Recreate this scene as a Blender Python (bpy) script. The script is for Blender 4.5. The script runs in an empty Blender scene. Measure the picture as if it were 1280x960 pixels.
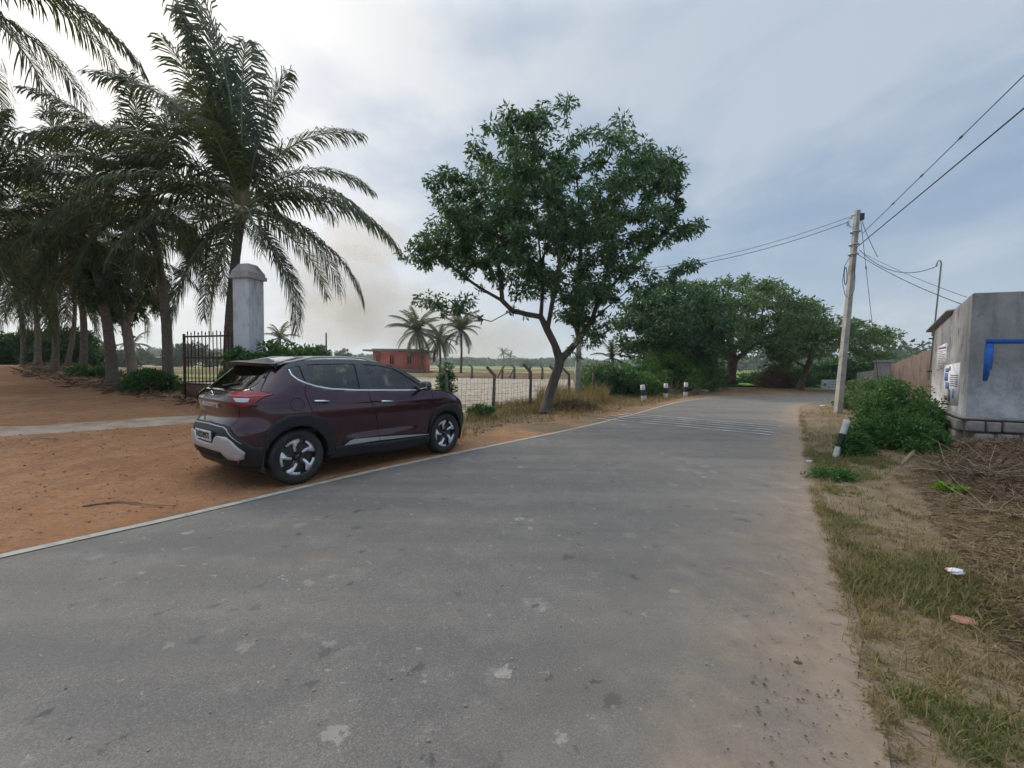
import bpy, bmesh, math, random
import numpy as np
from mathutils import Vector, Matrix
from mathutils.geometry import delaunay_2d_cdt
random.seed(7); RNG = np.random.default_rng(11)
scn = bpy.context.scene
COL = scn.collection
rad = math.radians

# ------------------------------------------------------------------ camera
F, PITCH, ROLL, H = 550.1, 0.0440, 0.0125, 1.503
cam_d = bpy.data.cameras.new('camera'); cam = bpy.data.objects.new('camera', cam_d); COL.objects.link(cam)
cam_d.sensor_width = 36.0; cam_d.lens = F/1280*36; cam_d.clip_end = 5000; cam_d.clip_start = 0.05
r_ = Vector((1, 0, 0)); u_ = Vector((0, math.sin(PITCH), math.cos(PITCH))); f_ = Vector((0, math.cos(PITCH), -math.sin(PITCH)))
cr, sr = math.cos(ROLL), math.sin(ROLL)
rr = r_*cr - u_*sr*-1; uu = u_*cr - r_*sr      # roll
# image up of world: verticals lean to the right at their top
cam.matrix_world = Matrix(((rr.x, uu.x, -f_.x, 0), (rr.y, uu.y, -f_.y, 0), (rr.z, uu.z, -f_.z, H), (0, 0, 0, 1)))
scn.camera = cam
def ray(px, py):
    X, Y = px-640, 480-py
    return (f_*F + rr*X + uu*Y)
def G(px, py, z=0.0):
    d = ray(px, py); t = (z-H)/d.z
    return Vector((d.x*t, d.y*t, z))
def PT(px, py, Y):
    d = ray(px, py); t = Y/d.y
    return Vector((d.x*t, Y, H+d.z*t))

# ------------------------------------------------------------------ helpers
def tag(o, label=None, cat=None, group=None, kind=None):
    if label: o['label'] = label
    if cat: o['category'] = cat
    if group: o['group'] = group
    if kind: o['kind'] = kind
    return o
def thing(name, label, cat, loc=(0, 0, 0), rz=0, group=None):
    o = bpy.data.objects.new(name, None); COL.objects.link(o)
    o.location = loc; o.rotation_euler = (0, 0, rz); o.empty_display_size = .2
    return tag(o, label, cat, group)
def link(name, me, parent=None):
    o = bpy.data.objects.new(name, me); COL.objects.link(o)
    if parent is not None: o.parent = parent
    return o
def mesh_np(name, V, faces_flat, sizes, mat, smooth=False, midx=None):
    me = bpy.data.meshes.new(name)
    V = np.asarray(V, np.float32); ff = np.asarray(faces_flat, np.int32); sz = np.asarray(sizes, np.int32)
    me.vertices.add(len(V)); me.vertices.foreach_set('co', V.ravel())
    me.loops.add(len(ff)); me.loops.foreach_set('vertex_index', ff)
    me.polygons.add(len(sz))
    st = np.concatenate([[0], np.cumsum(sz)[:-1]]).astype(np.int32)
    me.polygons.foreach_set('loop_start', st)
    me.polygons.foreach_set('loop_total', sz)
    for m in (mat if isinstance(mat, (list, tuple)) else [mat]): me.materials.append(m)
    if midx is not None: me.polygons.foreach_set('material_index', np.asarray(midx, np.int32))
    if smooth: me.polygons.foreach_set('use_smooth', np.ones(len(sz), bool))
    me.update(calc_edges=True); me.validate()
    return me
class MB:
    def __init__(s): s.v = []; s.f = []; s.m = []; s.cur = 0
    def add(s, vs, fs):
        b = len(s.v); s.v += [tuple(v) for v in vs]
        for f in fs: s.f.append([i+b for i in f]); s.m.append(s.cur)
    def box(s, c, size, rz=0, rx=0, ry=0, bev=0):
        x, y, z = [q/2 for q in size]
        M = Matrix.Translation(Vector(c)) @ Matrix.Rotation(rz, 4, 'Z') @ Matrix.Rotation(ry, 4, 'Y') @ Matrix.Rotation(rx, 4, 'X')
        if bev <= 0:
            vs = [M@Vector((a*x, b*y, d*z)) for d in (-1, 1) for b in (-1, 1) for a in (-1, 1)]
            s.add(vs, [(0, 2, 3, 1), (4, 5, 7, 6), (0, 1, 5, 4), (2, 6, 7, 3), (0, 4, 6, 2), (1, 3, 7, 5)])
        else:
            bm = bmesh.new(); bmesh.ops.create_cube(bm, size=1)
            for v in bm.verts: v.co = Vector((v.co.x*2*x, v.co.y*2*y, v.co.z*2*z))
            bmesh.ops.bevel(bm, geom=bm.edges[:], offset=bev, segments=2, affect='EDGES', profile=.6)
            bm.verts.index_update()
            s.add([M@v.co for v in bm.verts], [[v.index for v in f.verts] for f in bm.faces]); bm.free()
    def tube(s, pts, rads, n=8, cap=True):
        pts = [Vector(p) for p in pts]
        if not hasattr(rads, '__len__'): rads = [rads]*len(pts)
        b = len(s.v); up = None; k = len(pts)
        for i, p in enumerate(pts):
            t = (pts[min(i+1, k-1)]-pts[max(i-1, 0)])
            if t.length < 1e-9: t = Vector((0, 0, 1))
            t.normalize()
            if up is None: up = t.orthogonal().normalized()
            else:
                up = (up - t*up.dot(t))
                up = up.normalized() if up.length > 1e-6 else t.orthogonal().normalized()
            w = t.cross(up)
            for j in range(n):
                a = 2*math.pi*j/n; q = p + (up*math.cos(a) + w*math.sin(a))*rads[i]
                s.v.append((q.x, q.y, q.z))
        for i in range(k-1):
            for j in range(n):
                a = b+i*n+j; c = b+i*n+(j+1) % n
                s.f.append([a, c, c+n, a+n]); s.m.append(s.cur)
        if cap:
            s.f.append([b+j for j in range(n)][::-1]); s.m.append(s.cur)
            s.f.append([b+(k-1)*n+j for j in range(n)]); s.m.append(s.cur)
    def prism(s, poly, d, off=(0, 0, 0)):      # poly of 3D points, extruded by vector d
        n = len(poly); P = [Vector(p)+Vector(off) for p in poly]; D = Vector(d)
        s.add(P+[p+D for p in P], [list(range(n))[::-1], [i+n for i in range(n)]]+[[i, (i+1) % n, (i+1) % n+n, i+n] for i in range(n)])
    def lathe(s, prof, n=32, axis='y', c=(0, 0, 0)):  # prof: (r, a) pairs, a along axis
        b = len(s.v); k = len(prof)
        for i in range(n):
            t = 2*math.pi*i/n
            for r, a in prof:
                if axis == 'y': p = (c[0]+r*math.cos(t), c[1]+a, c[2]+r*math.sin(t))
                else: p = (c[0]+r*math.cos(t), c[1]+r*math.sin(t), c[2]+a)
                s.v.append(p)
        for i in range(n):
            for j in range(k-1):
                a = b+i*k+j; c2 = b+((i+1) % n)*k+j
                s.f.append([a, a+1, c2+1, c2]); s.m.append(s.cur)
    def build(s, name, mat, parent=None, smooth=False, origin=None, auto=None):
        V = np.array(s.v, float)
        if origin is not None: V = V-np.array(origin)
        me = mesh_np(name, V, [i for f in s.f for i in f], [len(f) for f in s.f], mat, smooth, s.m)
        if auto is not None:
            for p in me.polygons: p.use_smooth = True
            me.set_sharp_from_angle(angle=rad(auto))
        o = link(name, me, parent)
        if origin is not None and parent is None: o.location = origin
        return o

# value noise in numpy
def _h(ix, iy, seed):
    n = (ix.astype(np.int64)*374761393 + iy.astype(np.int64)*668265263 + seed*974711) & 0x7fffffff
    n = ((n ^ (n >> 13))*1274126177) & 0x7fffffff
    return ((n ^ (n >> 16)) & 0xffff)/65535.0
def vnoise(x, y, seed=0):
    x = np.asarray(x, float); y = np.asarray(y, float)
    ix = np.floor(x); iy = np.floor(y); fx = x-ix; fy = y-iy
    fx = fx*fx*(3-2*fx); fy = fy*fy*(3-2*fy)
    a = _h(ix, iy, seed); b = _h(ix+1, iy, seed); c = _h(ix, iy+1, seed); d = _h(ix+1, iy+1, seed)
    return (a*(1-fx)+b*fx)*(1-fy)+(c*(1-fx)+d*fx)*fy
def fbm(x, y, o=4, seed=0):
    s = 0; a = .5
    for i in range(o): s = s+a*vnoise(x*2**i, y*2**i, seed+i*17); a *= .5
    return s
def sstep(x, a, b):
    t = np.clip((np.asarray(x, float)-a)/(b-a), 0, 1); return t*t*(3-2*t)

# ------------------------------------------------------------------ materials
class NT:
    def __init__(s, name, world=False):
        if world: s.t = None
        else:
            s.mat = bpy.data.materials.new(name); s.mat.use_nodes = True; s.t = s.mat.node_tree; s.t.nodes.clear()
            s.out = s.t.nodes.new('ShaderNodeOutputMaterial')
    def n(s, typ, **kw):
        nd = s.t.nodes.new('ShaderNode'+typ)
        for k, v in kw.items():
            if k in nd.inputs: s.set(nd.inputs[k], v)
            else: setattr(nd, k, v)
        return nd
    def set(s, inp, v):
        if isinstance(v, bpy.types.NodeSocket): s.t.links.new(v, inp)
        elif isinstance(v, bpy.types.Node): s.t.links.new(v.outputs[0], inp)
        else:
            if isinstance(v, (tuple, list)) and len(v) == 3 and inp.type == 'RGBA': v = (*v, 1)
            inp.default_value = v
    def coord(s, which='Object'): return s.n('TexCoord').outputs[which]
    def mapping(s, vec, scale=(1, 1, 1), rot=(0, 0, 0), loc=(0, 0, 0)):
        m = s.n('Mapping'); s.set(m.inputs['Vector'], vec); m.inputs['Scale'].default_value = scale; m.inputs['Rotation'].default_value = rot; m.inputs['Location'].default_value = loc
        return m.outputs[0]
    def noise(s, vec, scale, detail=4, rough=.55, dist=0, out='Fac'):
        m = s.n('TexNoise'); s.set(m.inputs['Vector'], vec); m.inputs['Scale'].default_value = scale; m.inputs['Detail'].default_value = detail
        m.inputs['Roughness'].default_value = rough; m.inputs['Distortion'].default_value = dist
        return m.outputs[out]
    def ramp(s, fac, stops):
        r = s.n('ValToRGB'); s.set(r.inputs[0], fac); e = r.color_ramp.elements
        while len(e) < len(stops): e.new(.5)
        for i, (p, c) in enumerate(stops):
            e[i].position = p; e[i].color = (*c, 1) if hasattr(c, '__len__') and len(c) == 3 else ((c, c, c, 1) if not hasattr(c, '__len__') else c)
        return r.outputs[0]
    def mix(s, fac, a, b, blend='MIX'):
        m = s.n('Mix', data_type='RGBA', blend_type=blend)
        s.set(m.inputs[0], fac); s.set(m.inputs[6], a); s.set(m.inputs[7], b); return m.outputs[2]
    def math(s, op, a, b=0.0, clamp=False):
        m = s.n('Math', operation=op, use_clamp=clamp); s.set(m.inputs[0], a); s.set(m.inputs[1], b); return m.outputs[0]
    def bump(s, h, strength=.5, dist=.02):
        m = s.n('Bump'); s.set(m.inputs['Height'], h); m.inputs['Strength'].default_value = strength; m.inputs['Distance'].default_value = dist; return m.outputs[0]
    def bsdf(s, color, rough=.7, metal=0, normal=None, spec=.5, coat=0, **kw):
        b = s.n('BsdfPrincipled'); s.set(b.inputs['Base Color'], color); s.set(b.inputs['Roughness'], rough); s.set(b.inputs['Metallic'], metal)
        b.inputs['Specular IOR Level'].default_value = spec; b.inputs['Coat Weight'].default_value = coat; b.inputs['Coat Roughness'].default_value = .04
        if normal is not None: s.set(b.inputs['Normal'], normal)
        return b.outputs[0]
    def done(s, sh, vol=None):
        if sh is not None: s.t.links.new(sh, s.out.inputs['Surface'])
        if vol is not None: s.t.links.new(vol, s.out.inputs['Volume'])
        return s.mat

def mat_var(name, c1, c2, scale=8, rough=.8, bump=.3, bdist=.01, spec=.3, metal=0, stretch=(1, 1, 1), c3=None, s3=1.3):
    t = NT(name); co = t.mapping(t.coord(), stretch)
    n = t.noise(co, scale, 6, .65); c = t.mix(t.ramp(n, [(.3, 0.0), (.7, 1.0)]), c1, c2)
    if c3 is not None: c = t.mix(t.ramp(t.noise(co, s3, 5, .7), [(.5, 0.0), (.68, 1.0)]), c, c3)
    nb = t.bump(t.noise(co, scale*5, 4, .7), bump, bdist)
    return t.done(t.bsdf(c, rough, metal, nb, spec))
def mat_flat(name, c, rough=.5, metal=0, spec=.5, coat=0, bump=0):
    t = NT(name); co = t.coord()
    n = t.noise(co, 30, 3); c2 = t.mix(t.math('MULTIPLY', n, .25), c, tuple(q*.7 for q in c))
    return t.done(t.bsdf(c2, rough, metal, t.bump(n, bump, .002) if bump else None, spec, coat))
def mat_leaf(name, ca, cb, cc, rough=.5, trans=.25, sc=.6):
    t = NT(name); g = t.n('NewGeometry'); co = t.coord()
    r = t.ramp(g.outputs['Random Per Island'], [(.0, ca), (.55, cb), (1., cc)])
    r = t.mix(t.ramp(t.noise(co, sc, 3), [(.35, 0.0), (.7, .6)]), r, tuple(q*.55 for q in ca))
    p = t.bsdf(r, rough, 0, None, .35)
    tr = t.n('BsdfTranslucent'); t.set(tr.inputs['Color'], t.mix(.5, r, (cc[0]*1.3, cc[1]*1.4, cc[2]*.7)))
    m = t.n('MixShader'); m.inputs[0].default_value = trans; t.set(m.inputs[1], p); t.set(m.inputs[2], tr.outputs[0])
    return t.done(m.outputs[0])

M = {}
M['bark'] = mat_var('bark', (.075, .055, .042), (.16, .125, .1), 9, .9, .9, .03, .1, stretch=(1, 1, .35))
M['bark_palm'] = mat_var('bark_palm', (.12, .10, .085), (.24, .205, .175), 7, .9, .9, .03, .1, stretch=(1, 1, 1.6))
M['bark_grey'] = mat_var('bark_grey', (.07, .06, .052), (.15, .13, .112), 9, .9, .9, .03, .1, stretch=(1, 1, .35))
M['bark_pale'] = mat_var('bark_pale', (.2, .16, .13), (.34, .28, .23), 9, .9, .7, .02, .1, stretch=(1, 1, .5))
M['wood_dead'] = mat_var('wood_dead', (.2, .15, .1), (.36, .29, .2), 14, .9, .5, .01, .1)
M['frond'] = mat_leaf('palm_leaf', (.024, .048, .026), (.048, .082, .040), (.12, .14, .06), .5, .30)
M['frond_dry'] = mat_leaf('palm_leaf_dry', (.10, .07, .04), (.2, .14, .08), (.28, .2, .11), .7, .1)
M['rachis'] = mat_flat('rachis', (.14, .16, .06), .6)
M['leaf_main'] = mat_leaf('leaf_main', (0.040, 0.097, 0.047), (0.067, 0.147, 0.064), (0.125, 0.238, 0.084), .45, .2)
M['leaf_acacia'] = mat_leaf('leaf_acacia', (0.068, 0.127, 0.050), (0.108, 0.198, 0.068), (0.204, 0.311, 0.102), .6, .22)
M['leaf_bright'] = mat_leaf('leaf_bright', (0.056, 0.140, 0.034), (0.094, 0.225, 0.048), (0.169, 0.319, 0.066), .5, .25)
M['leaf_dark'] = mat_leaf('leaf_dark', (0.029, 0.084, 0.034), (0.046, 0.126, 0.042), (0.095, 0.189, 0.063), .5, .2)
M['leaf_bush'] = mat_leaf('leaf_bush', (0.034, 0.102, 0.026), (0.059, 0.160, 0.037), (0.131, 0.262, 0.066), .5, .22, 1.2)
M['leaf_far'] = mat_leaf('leaf_far', (0.038, 0.067, 0.038), (0.058, 0.096, 0.048), (0.086, 0.134, 0.058), .8, .1, .05)
M['leaf_lime'] = mat_leaf('leaf_lime', (.12, .24, .02), (.2, .36, .03), (.3, .45, .06), .5, .3)
M['concrete'] = mat_var('concrete', (.30, .285, .26), (.42, .40, .37), 4, .9, .35, .01, .2, c3=(.2, .19, .175), s3=1.8)
M['fence_post'] = mat_var('fence_post', (.10, .085, .07), (.2, .17, .145), 9, .95, .6, .012, .1)
M['white_pillar'] = mat_var('white_pillar', (.50, .52, .54), (.62, .63, .64), 2.5, .85, .3, .008, .2, c3=(.26, .25, .25), s3=2.2, stretch=(1, 1, .35))
M['rust'] = mat_var('rusty_iron', (.055, .03, .022), (.11, .06, .04), 18, .85, .4, .004, .3)
M['rust_panel'] = mat_var('rusty_panel', (.12, .065, .045), (.19, .11, .08), 5, .85, .3, .004, .3)
M['wire'] = mat_flat('wire', (.035, .035, .04), .6)
M['galv'] = mat_var('galvanised', (.25, .26, .27), (.36, .37, .38), 10, .5, .1, .002, .5, .6)
M['white_paint'] = mat_var('white_paint', (.52, .52, .5), (.66, .66, .63), 12, .7, .2, .003, .3, c3=(.4, .37, .33), s3=6)
M['black_paint'] = mat_var('black_paint', (.02, .02, .02), (.05, .05, .05), 12, .7, .2, .003, .3)
M['pink_wall'] = mat_var('pink_wall', (.50, .13, .12), (.58, .17, .15), 1.2, .85, .1, .003, .2, c3=(.40, .11, .10), s3=.6)
M['dark'] = mat_flat('dark', (.02, .018, .018), .8)
M['slab'] = mat_var('slab', (.2, .14, .12), (.3, .22, .19), 3, .9, .2)
M['stone'] = mat_var('stone', (.22, .2, .19), (.38, .355, .335), 5, .95, .9, .03, .15)
M['mortar'] = mat_var('mortar', (.12, .10, .09), (.2, .17, .15), 12, .95, .8, .02, .1)
M['brown_wall'] = mat_var('brown_wall', (.125, .095, .082), (.19, .145, .125), 3.5, .95, .9, .03, .1, c3=(.075, .065, .06), s3=1.1)
M['tin'] = mat_var('tin_roof', (.12, .12, .13), (.2, .2, .21), 6, .6, .2, .004, .4, .3)
M['straw'] = mat_leaf('straw', (.22, .15, .075), (.34, .24, .12), (.48, .36, .19), .9, .1)
M['husk'] = mat_leaf('husk', (.12, .08, .052), (.19, .13, .085), (.29, .205, .135), .9, .05)
M['grass'] = mat_leaf('grass_blades', (.075, .12, .028), (.155, .18, .05), (.34, .28, .12), .7, .25)
M['grass_dry'] = mat_leaf('dry_blades', (.17, .125, .055), (.28, .205, .09), (.38, .3, .15), .8, .2)
M['pebble'] = mat_var('pebble', (.16, .13, .11), (.34, .3, .26), 3, .95, .3)
M['litter'] = mat_flat('litter', (.7, .66, .7), .5)
M['litter_pink'] = mat_flat('litter_pink', (.55, .2, .22), .6)
M['clay'] = mat_var('clay', (.3, .15, .1), (.4, .22, .15), 6, .9, .5)

# ------------------------------------------------------------------ road frame: s along, n across (negative = left)
SD = Vector((.62, .785, 0)).normalized(); ND = Vector((.785, -.62, 0)).normalized()
def sn(x, y): return x*SD.x+y*SD.y, x*ND.x+y*ND.y
# left and right borders of the paved/dusty strip, from behind the camera round the bend
Lp = [G(*p) for p in [(0, 693), (240, 640), (500, 580), (718, 535), (790, 517.5), (845, 503), (885, 497.5), (935, 494.8), (1045, 494.6)]]
Lp = [Lp[0]-(Lp[1]-Lp[0]).normalized()*k for k in (30, 15, 6)] + Lp + [Vector((30, 30.5, 0)), Vector((48, 34, 0)), Vector((90, 40, 0))]
Rp = [G(*p) for p in [(1128, 958), (1098, 860), (1062, 730), (1034, 640), (1018, 585), (1008, 545), (1000, 520), (1000, 510), (1012, 505.5), (1045, 503.5)]]
Rp = [Rp[0]-SD*k for k in (30, 15, 6)] + Rp + [Vector((26, 25.5, 0)), Vector((50, 29.3, 0)), Vector((90, 35, 0))]
def resample(P, n):
    P = [Vector(p) for p in P]
    # catmull smoothing
    Q = []
    for i in range(len(P)-1):
        p0 = P[max(i-1, 0)]; p1 = P[i]; p2 = P[i+1]; p3 = P[min(i+2, len(P)-1)]
        for k in range(12):
            t = k/12
            Q.append(.5*((2*p1)+(p2-p0)*t+(2*p0-5*p1+4*p2-p3)*t*t+(3*p1-p0-3*p2+p3)*t**3))
    Q.append(P[-1]); L = [0]
    for a, b in zip(Q, Q[1:]): L.append(L[-1]+(b-a).length)
    out = []; j = 0
    for i in range(n):
        t = L[-1]*i/(n-1)
        while j < len(L)-2 and L[j+1] < t: j += 1
        out.append(Q[j].lerp(Q[j+1], min(1, (t-L[j])/max(1e-9, L[j+1]-L[j]))))
    return out
LE = resample(Lp, 480); RE = resample(Rp, 480)
for i in range(1, 479):
    d_ = (RE[i+1]-RE[i-1]).normalized(); w_ = Vector((d_.y, -d_.x, 0)); q_ = RE[i]
    RE[i] = q_+w_*float(.22*(fbm(np.array([q_.x*1.1]), np.array([q_.y*1.1]), 4, 61)[0]-.47)+.07*(vnoise(np.array([q_.x*7]), np.array([q_.y*7]), 62)[0]-.5))
road_poly = np.array([(p.x, p.y) for p in LE]+[(p.x, p.y) for p in RE[::-1]])
def inpoly(x, y, poly):
    x = np.asarray(x, float); y = np.asarray(y, float); c = np.zeros(x.shape, bool); n = len(poly); j = n-1
    if x.ndim == 1 and x.size*n < 4000000:
        p = np.asarray(poly, float); q = np.roll(p, 1, 0); X = x[:, None]; Yv = y[:, None]
        cond = ((p[:, 1] > Yv) != (q[:, 1] > Yv)) & (X < (q[:, 0]-p[:, 0])*(Yv-p[:, 1])/(q[:, 1]-p[:, 1]+1e-12)+p[:, 0])
        return (cond.sum(1) % 2).astype(bool)
    for i in range(n):
        xi, yi = poly[i]; xj, yj = poly[j]
        with np.errstate(divide='ignore', invalid='ignore'):
            cond = ((yi > y) != (yj > y)) & (x < (xj-xi)*(y-yi)/(yj-yi+1e-12)+xi)
        c ^= cond; j = i
    return c
def dist_poly(x, y, P):
    x = np.asarray(x, float); y = np.asarray(y, float); d = np.full(x.shape, 1e9)
    if x.ndim == 1 and x.size < 64:
        Q = np.array([(p.x, p.y) for p in P]); a = Q[:-1]; v = Q[1:]-a; L2 = (v**2).sum(1)+1e-12; rx = x[:, None]-a[:, 0]; ry = y[:, None]-a[:, 1]
        t = np.clip((rx*v[:, 0]+ry*v[:, 1])/L2, 0, 1); return np.hypot(rx-t*v[:, 0], ry-t*v[:, 1]).min(1)
    for a, b in zip(P[:-1], P[1:]):
        ax, ay, bx, by = a.x, a.y, b.x, b.y; L2 = (bx-ax)**2+(by-ay)**2+1e-12
        t = np.clip(((x-ax)*(bx-ax)+(y-ay)*(by-ay))/L2, 0, 1)
        d = np.minimum(d, np.hypot(x-ax-t*(bx-ax), y-ay-t*(by-ay)))
    return d
LEs = LE[::8]+[LE[-1]]; REs = RE[::6]+[RE[-1]]

def terrain(x, y, fine=True):
    x = np.asarray(x, float); y = np.asarray(y, float)
    s = x*SD.x+y*SD.y; n = x*ND.x+y*ND.y
    d = -n-5.43
    m = 1-sstep(s, 4.6, 8.5)
    z = .043*np.clip(d-.6, 0, 26)*m*(1-sstep(d, 34, 60))
    inside = inpoly(x, y, road_poly)
    draw = np.minimum(dist_poly(x, y, LEs), dist_poly(x, y, REs)); dr = draw; dr = np.where(inside, 0, dr)
    k = sstep(dr, .05, 1.2)
    z = z*sstep(dr, 0, 1.0)
    z = z+k*(fbm(x*.7, y*.7, 3, 3)-.45)*.10*(1-sstep(np.hypot(x, y), 40, 120)*.5)
    # mulch heap and debris mound on the right
    right = (n > -1.2) & (s < 20)
    z = z+np.where(right, k*.34*np.exp(-(((x-8.6)/2.2)**2+((y-6.6)/1.5)**2)), 0)
    z = z+np.where(right, k*(fbm(x*3, y*3, 3, 9)-.45)*.10*sstep(x, 3, 5.5), 0)
    z = z+np.where(right, -k*.10*np.exp(-(((x-4.6)/1.6)**2+((y-4.3)/1.5)**2)), 0)
    z = z-np.where(inside, .03*sstep(draw, .05, .7), 0)-.004*(1-k)
    return z
def TZ(x, y): return float(terrain(np.array([x]), np.array([y]))[0])
def on(x, y, dz=0): return Vector((x, y, TZ(x, y)+dz))
def GT(px, py):
    z = 0
    for _ in range(25):
        p = G(px, py, z); z = .5*z+.5*TZ(p.x, p.y)
    return G(px, py, z)

# ------------------------------------------------------------------ ground sheet
def build_ground():
    nx, ny = 340, 330
    tx = np.linspace(-math.asinh(1400/7), math.asinh(1400/7), nx); xs = 7*np.sinh(tx)
    ty = np.linspace(-math.asinh(60/7), math.asinh(2200/7), ny); ys = 7*np.sinh(ty)+5
    X, Y = np.meshgrid(xs, ys); x = X.ravel(); y = Y.ravel()
    z = terrain(x, y)
    V = np.stack([x, y, z], 1)
    i = np.arange((ny-1)*(nx-1)); r = i//(nx-1); c = i % (nx-1); a = r*nx+c
    Fc = np.stack([a, a+1, a+nx+1, a+nx], 1).ravel()
    t = NT('ground'); co = t.coord()
    at = t.n('Attribute', attribute_name='zone'); sep = t.n('SeparateColor'); t.set(sep.inputs[0], at.outputs['Color'])
    big = t.noise(co, .35, 5, .6); mid = t.noise(co, 2.2, 6, .65); fin = t.noise(co, 22, 5, .7); grit = t.noise(co, 90, 2, .6)
    st = t.noise(t.mapping(co, (3.2, .9, 1), (0, 0, rad(-38))), 1.0, 5, .7)
    # red dirt yard
    red = t.mix(t.ramp(big, [(.35, 0.0), (.65, 1.0)]), (.39, .18, .082), (.50, .26, .13))
    red = t.mix(t.ramp(st, [(.43, 0.0), (.62, .85)]), red, (.33, .165, .085))
    red = t.mix(t.ramp(mid, [(.52, 0.0), (.72, .6)]), red, (.50, .315, .19))
    red = t.mix(t.ramp(fin, [(.50, 0.0), (.68, .65)]), red, (.15, .085, .055))
    red = t.mix(t.ramp(t.noise(t.mapping(co, (2.2, 7, 1), (0, 0, rad(-14))), 1.6, 6, .75), [(.52, 0.0), (.66, .55)]), red, (.17, .10, .065))
    red = t.mix(t.ramp(grit, [(.60, 0.0), (.74, .5)]), red, (.46, .36, .27))
    # verge soil with litter
    soil = t.mix(t.ramp(mid, [(.3, 0.0), (.7, 1.0)]), (.15, .105, .07), (.30, .22, .14))
    soil = t.mix(t.ramp(fin, [(.48, 0.0), (.66, .8)]), soil, (.085, .06, .042))
    soil = t.mix(t.ramp(grit, [(.55, 0.0), (.72, .7)]), soil, (.36, .29, .19))
    # bare cracked field
    vo = t.n('TexVoronoi', feature='DISTANCE_TO_EDGE'); t.set(vo.inputs['Vector'], co); vo.inputs['Scale'].default_value = 1.6
    clod = t.n('TexVoronoi'); t.set(clod.inputs['Vector'], co); clod.inputs['Scale'].default_value = 4.5
    pale = t.mix(t.ramp(mid, [(.3, 0.0), (.7, 1.0)]), (.34, .29, .235), (.46, .41, .34))
    pale = t.mix(t.ramp(clod.outputs['Distance'], [(.35, 0.0), (.8, .75)]), pale, (.17, .135, .105))
    # far grassland
    gr = t.mix(t.ramp(t.noise(co, .06, 5, .6), [(.35, 0.0), (.65, 1.0)]), (.10, .14, .045), (.24, .22, .10))
    ed = t.n('Attribute', attribute_name='edge'); soil = t.mix(t.math('MULTIPLY', ed.outputs['Fac'], t.ramp(mid, [(.35, .4), (.6, 1.0)])), soil, (.27, .205, .15))
    c = t.mix(sep.outputs[0], soil, red); c = t.mix(sep.outputs[1], c, pale); c = t.mix(sep.outputs[2], c, gr)
    hsum = t.math('ADD', t.math('MULTIPLY', fin, .5), t.math('ADD', t.math('MULTIPLY', mid, 1.0), t.math('MULTIPLY', grit, .18)))
    mat = t.done(t.bsdf(c, .95, 0, t.bump(hsum, .9, .05), .15))
    me = mesh_np('ground', V, Fc, np.full(len(i), 4), mat, True)
    s = x*SD.x+y*SD.y; n = x*ND.x+y*ND.y; d = -n-5.43
    dL = dist_poly(x, y, LEs)
    left = (n < -3) & ~inpoly(x, y, road_poly)
    nz = fbm(x*.9, y*.9, 4, 5)-.47
    redw = np.where(left, 1-sstep(s+nz*3, 5.2, 7.5), 0)*(1-sstep(d+nz*10, 28, 40))
    redw = np.maximum(redw, np.where(left, .75*sstep(fbm(x*1.5, y*1.5, 3, 8), .35, .6)*(1-sstep(d, 1.0, 2.8)), 0))
    fence_n = -9.25
    pale_w = np.where(n < fence_n-.3, sstep(s, 5.5, 7.5), 0)*(1-sstep(y, 46, 49))
    far = sstep(y, 46, 50); far = np.maximum(far, sstep(-x, 34, 42)*.8); far = np.maximum(far, sstep(x, 14, 22)*sstep(y, 28, 34))
    col = np.stack([redw, pale_w, far, np.ones_like(x)], 1).astype(np.float32)
    dR = np.minimum(dist_poly(x, y, REs), 50); ea = me.attributes.new('edge', 'FLOAT', 'POINT'); ea.data.foreach_set('value', np.exp(-dR/.55).astype(np.float32))
    ca = me.color_attributes.new('zone', 'FLOAT_COLOR', 'POINT'); ca.data.foreach_set('color', col.ravel())
    tag(link('ground', me), kind='structure')
build_ground()

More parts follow.
